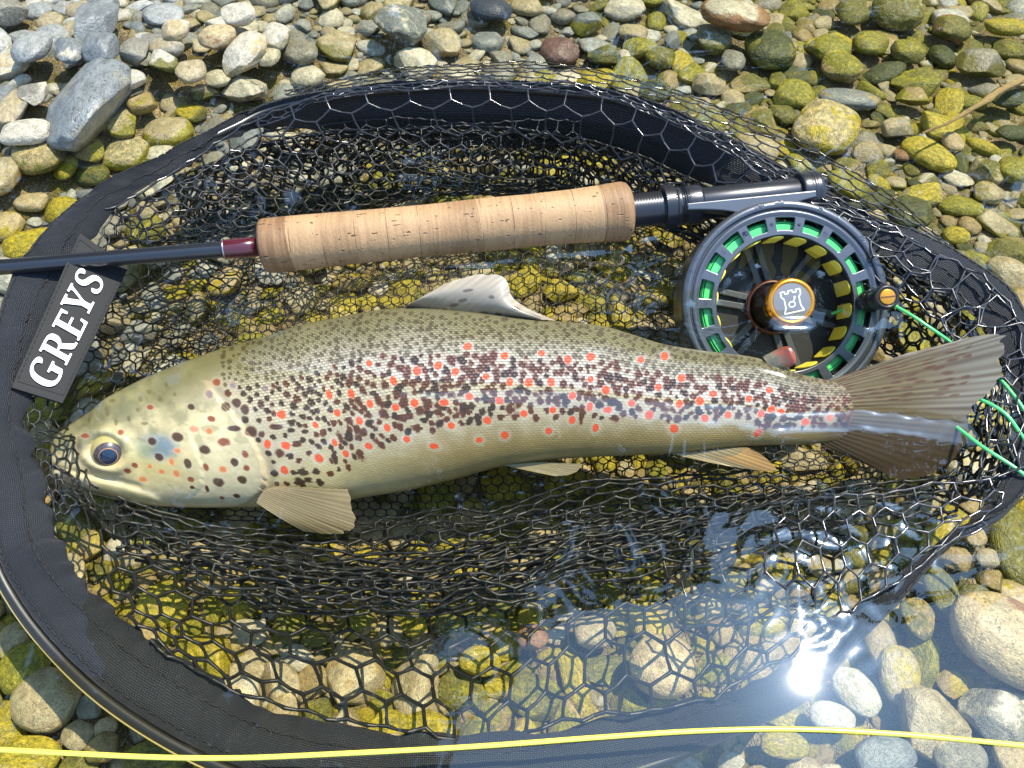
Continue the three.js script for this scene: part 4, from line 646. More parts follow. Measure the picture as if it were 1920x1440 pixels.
  // foot that sits in the reel seat, with its stem
  const foot = new THREE.Shape(); foot.moveTo(-0.036, 0); foot.quadraticCurveTo(-0.02, -0.001, -0.012, -0.004); foot.lineTo(0.012, -0.004); foot.quadraticCurveTo(0.022, -0.001, 0.03, 0); foot.lineTo(0.03, 0.0022); foot.lineTo(-0.036, 0.0022); foot.closePath();
  const fg = new THREE.ExtrudeGeometry(foot, { depth: 0.009, bevelEnabled: true, bevelThickness: 0.0006, bevelSize: 0.0006, bevelSegments: 2 });
  const fm = part('reel_foot', fg, gun, reel); fm.rotation.x = -Math.PI / 2; fm.rotation.z = 0; fm.position.set(-0.012, -0.016, -Rr - 0.003); fm.rotation.set(-Math.PI / 2, 0, 0.1); 
  // beads of water
  const bead = new THREE.SphereGeometry(1, 14, 8, 0, 6.2832, 0, Math.PI / 2), wet = phys({ color: 0xffffff, transmission: 1, thickness: 0.001, ior: 1.33, roughness: 0.02 }), R = mulberry(9);
  for (let i = 0; i < 34; i++) { const a = Math.PI * (0.75 + 1.25 * R()), inr = R() < 0.4, r = inr ? 0.0408 : Rr + 0.0005, s = 0.0005 + 0.0009 * R() * R(), m = part('water_drop', bead, wet, reel), aa = inr ? Math.round(a / (2 * Math.PI) * NW) / NW * 2 * Math.PI : a; m.position.set(Math.cos(aa) * r, inr ? -0.0004 : 0.0013, Math.sin(aa) * r); m.scale.set(s * (1 + R()), s * 0.6, s * (1 + 0.6 * R())); }
}

// ------------------------------------------------------------------ fly line
const lineMat = c => phys({ color: lin(...c), roughness: 0.35, clearcoat: 0.4, clearcoatRoughness: 0.15 });
tag(part('fly_line', tube([P(1560, 588, -0.018), P(1640, 562, -0.001), P(1700, 586, 0.006), P(1740, 612, 0.006), P(1772, 634, 0.004), P(1815, 665, -0.004), P(1862, 697, 0.005), P(1900, 740, 0.006), P(1945, 800, 0.005), P(2010, 850, 0.003), P(2010, 920, 0), P(1960, 880, 0.003), P(1915, 815, 0.007), P(1885, 776, 0.009), P(1845, 752, 0.007), P(1800, 742, -0.002), P(1760, 752, -0.008), P(1755, 775, -0.008), P(1790, 798, -0.001), P(1840, 836, 0.005), P(1925, 894, 0.006), P(2010, 985, 0.002)], 0.0008, 420, 10), lineMat([0.1, 0.72, 0.2])), 'bright green fly line looping from the reel past the tail', 'fly line');
const yg = tube([P(-1500, 1330, 0.001), P(-700, 1385, 0.001), P(-80, 1402, 0.001), P(120, 1412, 0.001), P(300, 1420, 0.001), P(450, 1421, 0.001), P(640, 1413, 0.0012), P(900, 1399, 0.0014), P(1130, 1382, 0.0014), P(1300, 1371, 0.001), P(1480, 1367, 0.0008), P(1680, 1376, 0.0008), P(1920, 1398, 0.001), P(2050, 1412, 0.001), P(2700, 1440, 0.001)], 0.0009, 400, 10);
tag(part('fly_line', yg, lineMat([0.82, 0.8, 0.1])), 'pale yellow fly line floating across the near edge of the net', 'fly line');

// ------------------------------------------------------------------ dry twig among the pebbles
const bark = std({ color: lin(0.36, 0.25, 0.11), roughness: 0.8, bumpMap: pits, bumpScale: 0.001 });
const twig = thing('twig', 'thin dry brown twig resting on the mossy pebbles', 'twig');
{
  const pts = [[1728, 250], [1775, 232], [1806, 214], [1830, 200], [1850, 188], [1872, 172], [1900, 158], [1960, 132], [2040, 100]].map(([x, y], i) => P(x, y, -0.026 + 0.0012 * Math.sin(i * 2.1)));
  part('stem', tube(pts, 0.0019, 120, 8, t => 0.0009 + 0.0014 * sstep(0, 0.5, t) + 0.0005 * (noise(t * 24) - 0.5) + 0.0008 * Math.exp(-Math.pow((t - 0.38) / 0.03, 2))), bark, twig);
  part('side_shoot', tube([P(1880, 168, -0.026), P(1876, 158, -0.0245), P(1871, 149, -0.0235)], 0.0009, 20, 7, t => 0.0012 - 0.0007 * t), bark, twig);
}

// ------------------------------------------------------------------ landing net
const net = thing('landing_net', 'black landing net with fabric rim holding the trout', 'landing net');
// rim: outer x, y, inner x, y (photo points) and height
const RIM = [[1890, 955, 1812, 985, .002], [1802, 1000, 1727, 1040, .0], [1692, 1125, 1625, 1115, -.003], [1602, 1217, 1545, 1178, -.006], [1522, 1308, 1460, 1245, -.010], [1400, 1372, 1347, 1293, -.013], [1250, 1425, 1200, 1332, -.015], [1000, 1478, 1000, 1370, -.016], [780, 1492, 780, 1376, -.016], [600, 1480, 610, 1355, -.014], [450, 1440, 500, 1325, -.011], [330, 1385, 417, 1280, -.008], [200, 1300, 300, 1213, -.004], [100, 1205, 215, 1145, .0], [35, 1120, 140, 1070, .005], [0, 1050, 100, 1000, .009], [-18, 930, 72, 885, .011], [-24, 800, 45, 800, .012], [-18, 690, 58, 690, .013], [0, 590, 88, 600, .014], [33, 505, 128, 520, .015], [73, 455, 170, 450, .016], [128, 397, 213, 385, .017], [218, 338, 300, 332, .018], [328, 285, 385, 282, .019], [428, 228, 458, 246, .020, .008], [518, 190, 535, 240, .021, .024], [700, 160, 700, 258, .022, .038], [850, 150, 850, 270, .022, .042], [1000, 156, 1000, 272, .022, .042], [1180, 178, 1140, 285, .022, .04], [1332, 240, 1262, 325, .020, .034], [1482, 320, 1412, 375, .016, .014], [1622, 398, 1560, 446, .012, .008], [1782, 468, 1715, 510, .008], [1892, 545, 1815, 575, .005], [1945, 640, 1875, 665, .003], [1960, 760, 1895, 770, .002], [1945, 880, 1875, 880, .002]];
const rimO = new THREE.CatmullRomCurve3(RIM.map(r => P(r[0], r[1], r[4])), true), rimI = new THREE.CatmullRomCurve3(RIM.map(r => P(r[2], r[3], r[4] - (r[5] ?? 0.003))), true);
{
  const weave = grey(64, 64, (i, j) => { const a = Math.floor(i / 8), b = Math.floor(j / 8), over = (a + b) % 2, x = (i % 8) / 8 - 0.5, y = (j % 8) / 8 - 0.5; return over ? 1 - 2.6 * x * x - 0.5 * y * y : 0.75 - 2.6 * y * y - 0.5 * x * x; });
  const wc = tex(64, 64, (i, j, c) => { const a = Math.floor(i / 8), b = Math.floor(j / 8), over = (a + b) % 2, v = over ? 1 : 0.72; c[0] = v * 0.96; c[1] = v * 0.98; c[2] = v; });
  weave.repeat.set(1 / 0.0052, 1 / 0.0052); wc.repeat.set(1 / 0.0052, 1 / 0.0052);
  const cloth = phys({ color: lin(0.038, 0.04, 0.044), map: wc, bumpMap: weave, bumpScale: 0.0007, roughness: 0.36, specularIntensity: 1, sheen: 0.12, sheenRoughness: 0.4, sheenColor: lin(0.3, 0.33, 0.38), side: THREE.DoubleSide });
  const M = 1400, K = 26, len = rimO.getLength();
  const at = u => { const o = rimO.getPoint(u % 1), i = rimI.getPoint(u % 1), w = i.clone().sub(o), h = w.length(); return { o, i, w: w.divideScalar(h), h }; };
  const pucker = (u, s) => { const a = fbm(u * 150, s * 1.5, 3, 2) - 0.5, b = fbm(u * 60, s * 2, 7, 2) - 0.5; return (a * 0.0034 + b * 0.0066) * (0.35 + 0.9 * s); };
  const sleeve = gridGeo(M, K, (u, v) => {
    const { o, i, w, h } = at(u), th = v * 2 * Math.PI, c = Math.cos(th), s = Math.sin(th), sh = (1 + c) / 2, ed = 0.0016 * (noise(u * 190, 4) - 0.5) * 2 + 0.002 * (noise(u * 70, 9) - 0.5);
    const q = o.clone().addScaledVector(w, sh * (h + ed * sh)); // from the hoop inwards
    q.y += Math.sign(s) * Math.pow(Math.abs(s), 0.8) * (s > 0 ? 0.0044 * (1 - 0.75 * sh) + 0.0006 : 0.003 * (1 - 0.8 * sh)) + (s > 0 ? 1 : 0.6) * pucker(u, sh) - 0.0015 * sh * sh;
    return q;
  }, { uv: (u, v) => [u * len, Math.abs(v - 0.5) * 2 * 0.028] });
  part('fabric_sleeve', sleeve, cloth, net);
  // seam stitches along the sleeve, and the hem piping
  const thread = std({ color: lin(0.008, 0.008, 0.009), roughness: 0.7 });
  for (const f of [0.14, 0.66]) { const C = new Cords(5); let prev = null; for (let k = 0; k <= 1500; k++) { const u = k / 1500, { o, w, h } = at(u), sh = f + 0.012 * Math.sin(k * 0.9) + 0.02 * (noise(u * 60, f * 9) - 0.5), q = o.clone().addScaledVector(w, sh * h), c = clamp(2 * sh - 1, -1, 1), s = Math.sqrt(1 - c * c); q.y += Math.pow(s, 0.8) * (0.0044 * (1 - 0.75 * sh) + 0.0006) + pucker(u, sh) - 0.0015 * sh * sh + 0.0002; if (prev && k % 5) C.add(prev, q, 0.00034); prev = q; } part('stitch_seam', C.geo(), thread, net); }
  const hoopPts = []; for (let k = 0; k < 200; k++) { const { o, w } = at(k / 200); const near = sstep(4.5, 7, k / 200 * 39) * (1 - sstep(18, 20, k / 200 * 39)), q = o.clone().addScaledVector(w, mix(0.004, -0.0018, near)); q.y -= 0.001; hoopPts.push(q); }
  const hoopG = new THREE.TubeGeometry(new THREE.CatmullRomCurve3(hoopPts, true), 600, 0.0023, 14, true);
  part('hoop', hoopG, phys({ color: lin(0.012, 0.011, 0.008), roughness: 0.4, clearcoat: 0.3, clearcoatRoughness: 0.15 }), net);
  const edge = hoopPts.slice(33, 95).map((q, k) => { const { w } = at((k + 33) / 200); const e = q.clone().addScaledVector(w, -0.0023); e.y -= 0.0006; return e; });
  part('hoop_sunlit_line', new THREE.TubeGeometry(new THREE.CatmullRomCurve3(edge), 300, 0.0006, 8), phys({ color: lin(0.5, 0.38, 0.12), roughness: 0.35, clearcoat: 0.6 }), net);  // added gold tube standing in for a sunlit, refracted line beside the hoop
}
// knotless mesh: a honeycomb of cords carried by a surface that is laid through measured points
const litWetCord = phys({ color: lin(0.02, 0.021, 0.024), roughness: 0.3, clearcoat: 0.7, clearcoatRoughness: 0.15 });  // wet gloss, plus sunlight put into the cord colour by lightening it
const cordMat = phys({ color: lin(0.011, 0.012, 0.013), roughness: 0.42, specularIntensity: 0.8 });
function sheet(rows, cell, r, { seed = 1, jit = 0.0012, fold = null, slack = 0, squash = 1, drop = null, node = 1.25 } = {}) {
  const R = rows.map(row => row.map(([x, y, h]) => P(x, y, h))), cr = (p, t) => { const n = p.length - 1, k = clamp(t, 0, 1) * n, i = Math.min(n - 1, Math.floor(k)), f = k - i, q = j => p[clamp(j, 0, n)], a = q(i - 1), b = q(i), c = q(i + 1), d = q(i + 2), f2 = f * f, f3 = f2 * f; const o = V(0, 0, 0); for (const ax of ['x', 'y', 'z']) o[ax] = 0.5 * (2 * b[ax] + (c[ax] - a[ax]) * f + (2 * a[ax] - 5 * b[ax] + 4 * c[ax] - d[ax]) * f2 + (3 * b[ax] - a[ax] - 3 * c[ax] + d[ax]) * f3); return o; };
  const surf = (u, v) => cr(R.map(p => cr(p, u)), v);
  let lu = 0, lv = 0; for (let k = 0; k < 40; k++) { lu += surf(k / 40, 0.5).distanceTo(surf((k + 1) / 40, 0.5)); lv += surf(0.5, k / 40).distanceTo(surf(0.5, (k + 1) / 40)); }
  const nU = Math.max(2, Math.round(lu / cell * (1 + slack)) * 2), nV = Math.max(2, Math.round(lv / (cell * 0.866 * squash) * (1 + slack)));
  const pt = (i, j) => {
    let u = i / nU, v = (j + ((i + j) % 2 ? 0.17 : -0.17)) / nV; const a = u * lu, b = v * lv;
    const q = surf(clamp(u), clamp(v));
    const d = (k, f) => (fbm(a * f + seed * 9, b * f + k * 5, seed + k, 2) - 0.5);
    q.x += jit * 3.2 * d(1, 60) + jit * 3 * d(4, 22); q.z += jit * 3.2 * d(2, 60) + jit * 3 * d(5, 22); q.y += jit * 2 * d(3, 40);
    if (fold) fold(q, u, v, a, b); return q;
  };
  const C = new Cords(5), cache = new Map(), get = (i, j) => { const k = i * 4096 + j; if (!cache.has(k)) cache.set(k, pt(i, j)); return cache.get(k); };
  const link = (a, b) => { const m = a.clone().lerp(b, 0.5), L = a.distanceTo(b); m.y -= L * 0.05; m.x += (hash(Math.round(a.x * 1e5), Math.round(b.z * 1e5), seed) - 0.5) * L * 0.08; m.z += (hash(Math.round(a.z * 1e5), Math.round(b.x * 1e5), seed + 3) - 0.5) * L * 0.08; const k = 0.82 + 0.3 * hash(Math.round(m.x * 1e5), Math.round(m.z * 1e5), seed); C.add(a, m, r * node, r * k); C.add(m, b, r * k, r * node); };
  for (let j = 0; j <= nV; j++) for (let i = 0; i <= nU; i++) {
    if (drop && drop(i / nU, j / nV, get(i, j))) continue;
    const a = get(i, j); if (i < nU) link(a, get(i + 1, j)); if (j < nV && (i + j) % 2) link(a, get(i, j + 1)); C.knot(a, r * node);
  }
  return C.geo();
}
const netting = (g, label, m = cordMat) => tag(part('netting', g, m, net), label, null, null, 'stuff');
// floor of the bag under rod and fish: fine and taut
netting(sheet([[[300, 470, -.05], [560, 440, -.056], [900, 400, -.057], [1250, 400, -.057], [1560, 480, -.05]], [[250, 620, -.06], [560, 600, -.062], [900, 600, -.062], [1250, 600, -.062], [1600, 640, -.06]], [[220, 800, -.062], [560, 800, -.064], [900, 800, -.064], [1250, 790, -.063], [1640, 780, -.06]], [[220, 960, -.062], [560, 985, -.063], [900, 985, -.063], [1250, 960, -.062], [1660, 920, -.058]]], 0.0068, 0.00034, { jit: 0.0005, seed: 3, node: 1.5 }), 'fine taut mesh on the floor of the bag');
// far wall, from the rim down to the floor
const crumple = (amp, f, s) => (q, u, v, a, b) => { const w = Math.sin(Math.min(1, v * 1.6) * Math.PI * 0.5); q.y += amp * w * (fbm(a * f, b * f * 0.7, s, 2) - 0.5) * 2; q.z += amp * w * (fbm(a * f + 7, b * f, s + 2, 2) - 0.5) * 2; };
netting(sheet([[[200, 395, .014], [330, 318, .016], [460, 232, .021], [620, 176, .0275], [820, 158, .029], [1010, 163, .029], [1190, 195, .028], [1330, 262, .024], [1460, 345, .018], [1580, 430, .012]], [[215, 430, .002], [345, 360, .002], [480, 285, .008], [640, 225, .018], [830, 215, .018], [1010, 218, .018], [1170, 250, .016], [1290, 315, .01], [1400, 395, .002], [1540, 462, 0]], [[240, 480, -.012], [390, 410, -.012], [530, 340, -.006], [680, 290, -.006], [850, 285, -.008], [1010, 290, -.01], [1150, 320, -.01], [1250, 375, -.012], [1380, 425, -.012], [1520, 490, -.016]], [[270, 540, -.04], [430, 470, -.045], [580, 410, -.03], [720, 350, -.03], [860, 335, -.03], [1010, 340, -.032], [1140, 370, -.035], [1240, 420, -.04], [1360, 460, -.042], [1500, 520, -.045]]], 0.0185, 0.00058, { seed: 5, jit: 0.0007, fold: crumple(0.0025, 18, 3) }), 'large-celled mesh hanging inside the far rim', litWetCord);
netting(sheet([[[230, 400, .01], [340, 330, .012], [500, 250, .012], [700, 222, .01], [900, 225, .006], [1080, 232, .004]], [[250, 440, .0], [420, 385, .0], [560, 330, .002], [730, 300, .0], [900, 310, -.006], [1080, 320, -.012]], [[300, 470, -.01], [470, 440, -.01], [620, 400, -.004], [780, 350, -.01], [930, 345, -.02], [1080, 360, -.03]], [[330, 500, -.03], [520, 455, -.03], [680, 410, -.024], [830, 375, -.03], [960, 375, -.04], [1100, 390, -.045]]], 0.0125, 0.0005, { seed: 8, jit: 0.0018, fold: crumple(0.007, 30, 6), slack: 0.25 }), 'slack crumpled mesh behind the grip');
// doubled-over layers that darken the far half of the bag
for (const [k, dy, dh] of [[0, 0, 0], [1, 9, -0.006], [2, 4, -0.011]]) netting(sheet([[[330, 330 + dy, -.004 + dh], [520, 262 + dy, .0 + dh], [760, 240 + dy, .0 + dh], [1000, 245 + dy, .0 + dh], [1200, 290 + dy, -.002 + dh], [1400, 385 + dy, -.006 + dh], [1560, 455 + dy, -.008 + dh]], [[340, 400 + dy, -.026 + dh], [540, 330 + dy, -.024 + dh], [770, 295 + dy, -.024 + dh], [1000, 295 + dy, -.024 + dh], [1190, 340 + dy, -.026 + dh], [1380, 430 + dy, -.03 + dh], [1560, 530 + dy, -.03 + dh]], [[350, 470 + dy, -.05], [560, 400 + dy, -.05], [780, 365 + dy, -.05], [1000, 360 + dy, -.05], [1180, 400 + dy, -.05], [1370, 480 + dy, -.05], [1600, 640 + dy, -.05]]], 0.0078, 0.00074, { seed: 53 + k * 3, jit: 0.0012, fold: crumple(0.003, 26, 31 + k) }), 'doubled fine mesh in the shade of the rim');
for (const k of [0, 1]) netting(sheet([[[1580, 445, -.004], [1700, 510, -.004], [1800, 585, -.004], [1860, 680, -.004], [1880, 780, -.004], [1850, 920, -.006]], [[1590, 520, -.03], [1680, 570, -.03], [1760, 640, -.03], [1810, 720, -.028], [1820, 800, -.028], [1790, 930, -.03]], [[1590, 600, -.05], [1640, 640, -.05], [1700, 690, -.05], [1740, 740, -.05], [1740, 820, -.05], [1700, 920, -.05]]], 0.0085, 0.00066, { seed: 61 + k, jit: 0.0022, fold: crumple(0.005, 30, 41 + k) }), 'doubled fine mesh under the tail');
// the bag's outer side, thrown back over the far rim
netting(sheet([[[535, 172, -.004], [700, 134, -.006], [850, 121, -.006], [1050, 119, -.006], [1250, 163, -.006], [1450, 240, -.006], [1650, 350, -.006], [1790, 462, -.004]], [[545, 182, .012], [705, 150, .012], [850, 138, .012], [1040, 140, .012], [1230, 182, .012], [1420, 262, .012], [1610, 368, .01], [1780, 468, .006]], [[560, 196, .022], [715, 172, .024], [850, 162, .024], [1020, 168, .024], [1200, 205, .024], [1380, 288, .021], [1580, 392, .016], [1765, 474, .01]]], 0.0145, 0.00046, { seed: 11, jit: 0.0007, fold: crumple(0.0015, 24, 9) }), 'mesh draped over the outside of the far rim', litWetCord);
for (const k of [0]) netting(sheet([[[470, 218 + k * 3, .021], [600, 178 + k * 3, .028], [780, 152 + k * 3, .0295], [1000, 152 + k * 3, .0295], [1190, 180 + k * 3, .029], [1340, 248 + k * 3, .026], [1490, 330 + k * 3, .02], [1620, 408, .014]], [[480, 232, .018], [610, 188, .026], [790, 166, .028], [1000, 167, .028], [1180, 195, .027], [1320, 260, .024], [1470, 340, .018], [1600, 420, .012]]], 0.011, 0.0006, { seed: 83 + k, jit: 0.002, squash: 0.6, fold: crumple(0.003, 40, 61 + k) }), 'bunched mesh along the top of the rim', litWetCord);
// mesh by the name patch and round the fish's mouth
netting(sheet([[[205, 400, .013], [170, 470, .012], [130, 560, .01], [90, 660, .004], [60, 760, .004], [70, 860, .004], [95, 960, .003]], [[280, 440, -.006], [260, 520, -.008], [220, 600, -.012], [180, 680, -.014], [110, 780, -.006], [115, 860, .0], [150, 950, .0]], [[380, 480, -.03], [360, 560, -.035], [310, 640, -.036], [250, 700, -.036], [170, 770, -.03], [170, 860, -.03], [215, 980, -.02]], [[480, 500, -.055], [440, 600, -.058], [390, 680, -.058], [310, 740, -.058], [230, 800, -.058], [230, 900, -.056], [270, 1020, -.03]]], 0.0098, 0.00048, { seed: 15, jit: 0.0022, fold: crumple(0.006, 34, 12), slack: 0.3, drop: (u, v, q) => { const [x, y] = toPix(q); return q.y < 0.01 && x > 118 && y > interp(BACK, x) - 6 && y < interp(BELLY, x) + 4 && v > 0.55; } }), 'bunched mesh between name patch and fish head');
// near side: from under the belly up to the near rim, with two gathered folds
netting(sheet([[[170, 960, -.015], [420, 1000, -.055], [700, 1010, -.058], [1000, 960, -.054], [1300, 930, -.052], [1600, 920, -.045]], [[200, 1060, -.012], [440, 1070, -.045], [720, 1080, -.05], [1010, 1050, -.05], [1300, 1020, -.046], [1590, 1000, -.03]], [[240, 1160, -.006], [460, 1200, -.034], [740, 1220, -.042], [1020, 1190, -.042], [1300, 1140, -.036], [1570, 1090, -.014]], [[300, 1216, -.006], [490, 1322, -.013], [770, 1378, -.018], [1010, 1372, -.018], [1320, 1305, -.014], [1545, 1182, -.007]]], 0.0165, 0.00072, { seed: 21, jit: 0.0013, fold: (q, u, v, a, b) => { crumple(0.005, 24, 15)(q, u, v, a, b); } }), 'large-celled mesh rising to the near rim');
const strip = (pts, w, seed, cell, sq) => netting(sheet([pts.map(([x, y, h]) => [x, y - w, h]), pts.map(([x, y, h]) => [x, y - w * 0.1, h + 0.006]), pts.map(([x, y, h]) => [x, y + w, h])], cell, 0.00068, { seed, jit: 0.0022, squash: sq, slack: 0.1, fold: crumple(0.004, 50, seed) }), 'gathered dark fold of mesh');
strip([[215, 985, -.02], [420, 1030, -.044], [640, 1040, -.05], [860, 1010, -.044], [1100, 960, -.036], [1330, 935, -.034], [1480, 930, -.03]], 52, 25, 0.0135, 0.5);
strip([[330, 1065, -.026], [560, 1095, -.03], [780, 1105, -.03], [1000, 1075, -.03], [1220, 1030, -.028], [1430, 985, -.02], [1620, 945, -.012], [1790, 920, -.004]], 42, 28, 0.014, 0.42);
strip([[470, 1085, -.034], [640, 1095, -.038], [840, 1080, -.036], [1060, 1030, -.034], [1280, 1000, -.032], [1460, 965, -.026]], 40, 31, 0.015, 0.45);
strip([[260, 1010, -.03], [470, 1060, -.04], [700, 1075, -.042], [920, 1050, -.04], [1150, 1000, -.038], [1400, 965, -.032], [1560, 945, -.024]], 36, 73, 0.0125, 0.42);
strip([[500, 1120, -.03], [700, 1128, -.032], [900, 1105, -.032], [1100, 1055, -.03], [1300, 1010, -.026]], 24, 77, 0.012, 0.4);
// lit mesh that breaks the surface before the near rim, and the tangle at the tail end
netting(sheet([[[1240, 1010, -.03], [1420, 950, -.006], [1560, 925, .004], [1700, 910, .006], [1870, 890, .006]], [[1250, 1060, -.026], [1440, 1010, .002], [1570, 985, .007], [1710, 960, .007], [1875, 930, .006]], [[1260, 1110, -.026], [1460, 1075, .003], [1590, 1050, .006], [1720, 1010, .005], [1850, 965, .004]], [[1270, 1170, -.03], [1470, 1170, -.006], [1600, 1135, .002], [1715, 1060, .002], [1815, 988, .003]]], 0.0138, 0.0005, { seed: 35, jit: 0.0014, fold: crumple(0.003, 30, 18) }), 'glinting mesh breaking the water before the near rim', litWetCord);
for (const k of [0, 1]) netting(sheet([[[1500, 372, .018], [1620, 412, .016], [1740, 462, .012], [1850, 530, .01], [1925, 620, .008], [1950, 740, .006], [1930, 880, .005]], [[1490, 400, .016], [1600, 440, .016], [1715, 495, .013], [1815, 565, .011], [1880, 650, .009], [1905, 750, .007], [1885, 890, .006]], [[1480, 430, .004], [1580, 475, .006], [1680, 530, .006], [1770, 600, .006], [1830, 680, .006], [1860, 760, .004], [1840, 900, .003]]], 0.0165, 0.00056, { seed: 47 + k * 7, jit: 0.003, fold: crumple(0.005, 30, 26 + k) }), 'loose wet mesh lying over the rim', litWetCord);
netting(sheet([[[1590, 452, .006], [1700, 512, .007], [1810, 575, .006], [1868, 665, .004], [1890, 770, .003], [1870, 900, .003]], [[1620, 500, -.006], [1690, 550, -.002], [1770, 620, .0], [1830, 700, .002], [1850, 790, .003], [1830, 920, .002]], [[1640, 560, -.03], [1690, 600, -.03], [1750, 660, -.028], [1790, 740, -.02], [1800, 830, -.02], [1770, 930, -.02]]], 0.0125, 0.00052, { seed: 41, jit: 0.0026, fold: crumple(0.006, 36, 22), slack: 0.35 }), 'tangled wet mesh round the tail');
{ // strands across the open mouth
  const C = new Cords(6), W = (x, y, n) => fishPlane(x, y, n);
  const ln = a => { const c = new THREE.CatmullRomCurve3(a), n = 20; let p = c.getPoint(0); for (let i = 1; i <= n; i++) { const q = c.getPoint(i / n); C.add(p, q, 0.00072); C.knot(q, 0.00074); p = q; } };
  ln([W(92, 842, .008), W(118, 846, .0125), W(124, 868, .0165), W(150, 878, .0185), W(172, 900, .0185), W(182, 930, .0155), W(215, 968, .010)]);
  ln([W(92, 842, .008), W(90, 872, .01), W(108, 880, .0135), W(124, 868, .0165)]); ln([W(108, 880, .0135), W(112, 912, .012), W(128, 914, .0135), W(132, 884, .0165)]); ln([W(128, 914, .0135), W(160, 912, .0165), W(172, 900, .0185)]);
  ln([W(128, 914, .0135), W(135, 945, .011), W(150, 985, .009)]); ln([W(112, 912, .012), W(100, 938, .01), W(110, 975, .008)]); ln([W(160, 912, .0165), W(168, 950, .013), W(165, 985, .009)]);
  netting(C.geo(), 'wet strands across the mouth of the fish', litWetCord);
}
// name patch sewn to the rim
{
  const BL = P(22, 728, 0.0135), BR = P(116, 757, 0.001), TR = P(238, 505, 0.006), TL = P(146, 448, 0.0185);
  const X = TR.clone().sub(BR).normalize(), N = X.clone().cross(BL.clone().sub(BR)).normalize(), Y = N.clone().cross(X);
  const g = new THREE.Group(); g.name = 'name_patch'; g.userData.label = 'grey vinyl patch with white lettering'; net.add(g); g.position.copy(BR); g.quaternion.setFromRotationMatrix(new THREE.Matrix4().makeBasis(X, Y, N));
  const L = p => { const q = p.clone().sub(BR); return new THREE.Vector2(q.dot(X), q.dot(Y)); }, c = [BR, TR, TL, BL].map(L);
  const sh = new THREE.Shape(c), vinyl = phys({ color: lin(0.011, 0.012, 0.013), roughness: 0.6, specularIntensity: 0.5, bumpMap: pits, bumpScale: 0.0004 });
  const slab = part('patch_panel', new THREE.ExtrudeGeometry(sh, { depth: 0.001, bevelEnabled: true, bevelThickness: 0.0003, bevelSize: 0.0003, bevelSegments: 2 }), vinyl, g);
  const len = c[1].x, hgt = c[3].y; console.log('patch', len.toFixed(4), hgt.toFixed(4));
  const C = new Cords(5); const st = (a, b) => { const n = 26; for (let i = 0; i < n; i++) { const p = a.clone().lerp(b, i / n), q = a.clone().lerp(b, (i + 0.62) / n); C.add(V(p.x, p.y, 0.0014), V(q.x, q.y, 0.0014), 0.00025); } };
  const ins = c.map(p => p.clone().lerp(c[0].clone().add(c[2]).multiplyScalar(0.5), 0.08)); for (let i = 0; i < 4; i++) st(ins[i], ins[(i + 1) % 4]);
  part('stitch_seam', C.geo(), std({ color: lin(0.01, 0.01, 0.01), roughness: 0.7 }), g);
  const font = await new FontLoader().loadAsync('fonts/droid/droid_serif_bold.typeface.json'), ink = std({ color: lin(0.8, 0.8, 0.77), roughness: 0.45 });
  const size = 0.0128; let x = 0.0035;
  for (const ch of 'GREYS') {
    const t = new TextGeometry(ch, { font, size, depth: 0.0003, curveSegments: 6, bevelEnabled: false }); t.computeBoundingBox(); const b = t.boundingBox, w = b.max.x - b.min.x;
    t.translate(-b.min.x, 0, 0); t.scale(1.1, 1, 1); t.applyMatrix4(new THREE.Matrix4().set(0.95, 0.16, 0, 0, 0, 1, 0, 0, 0, 0, 1, 0, 0, 0, 0, 1));
    const m = part('letter', t, ink, g); m.position.set(x, 0.0052 + (ch === 'Y' || ch === 'S' ? 0.0012 : 0), 0.0013 + 0.0006); x += w * 1.1 * 0.95 + 0.0013;
  }
  console.log('text ends', x.toFixed(4));
}

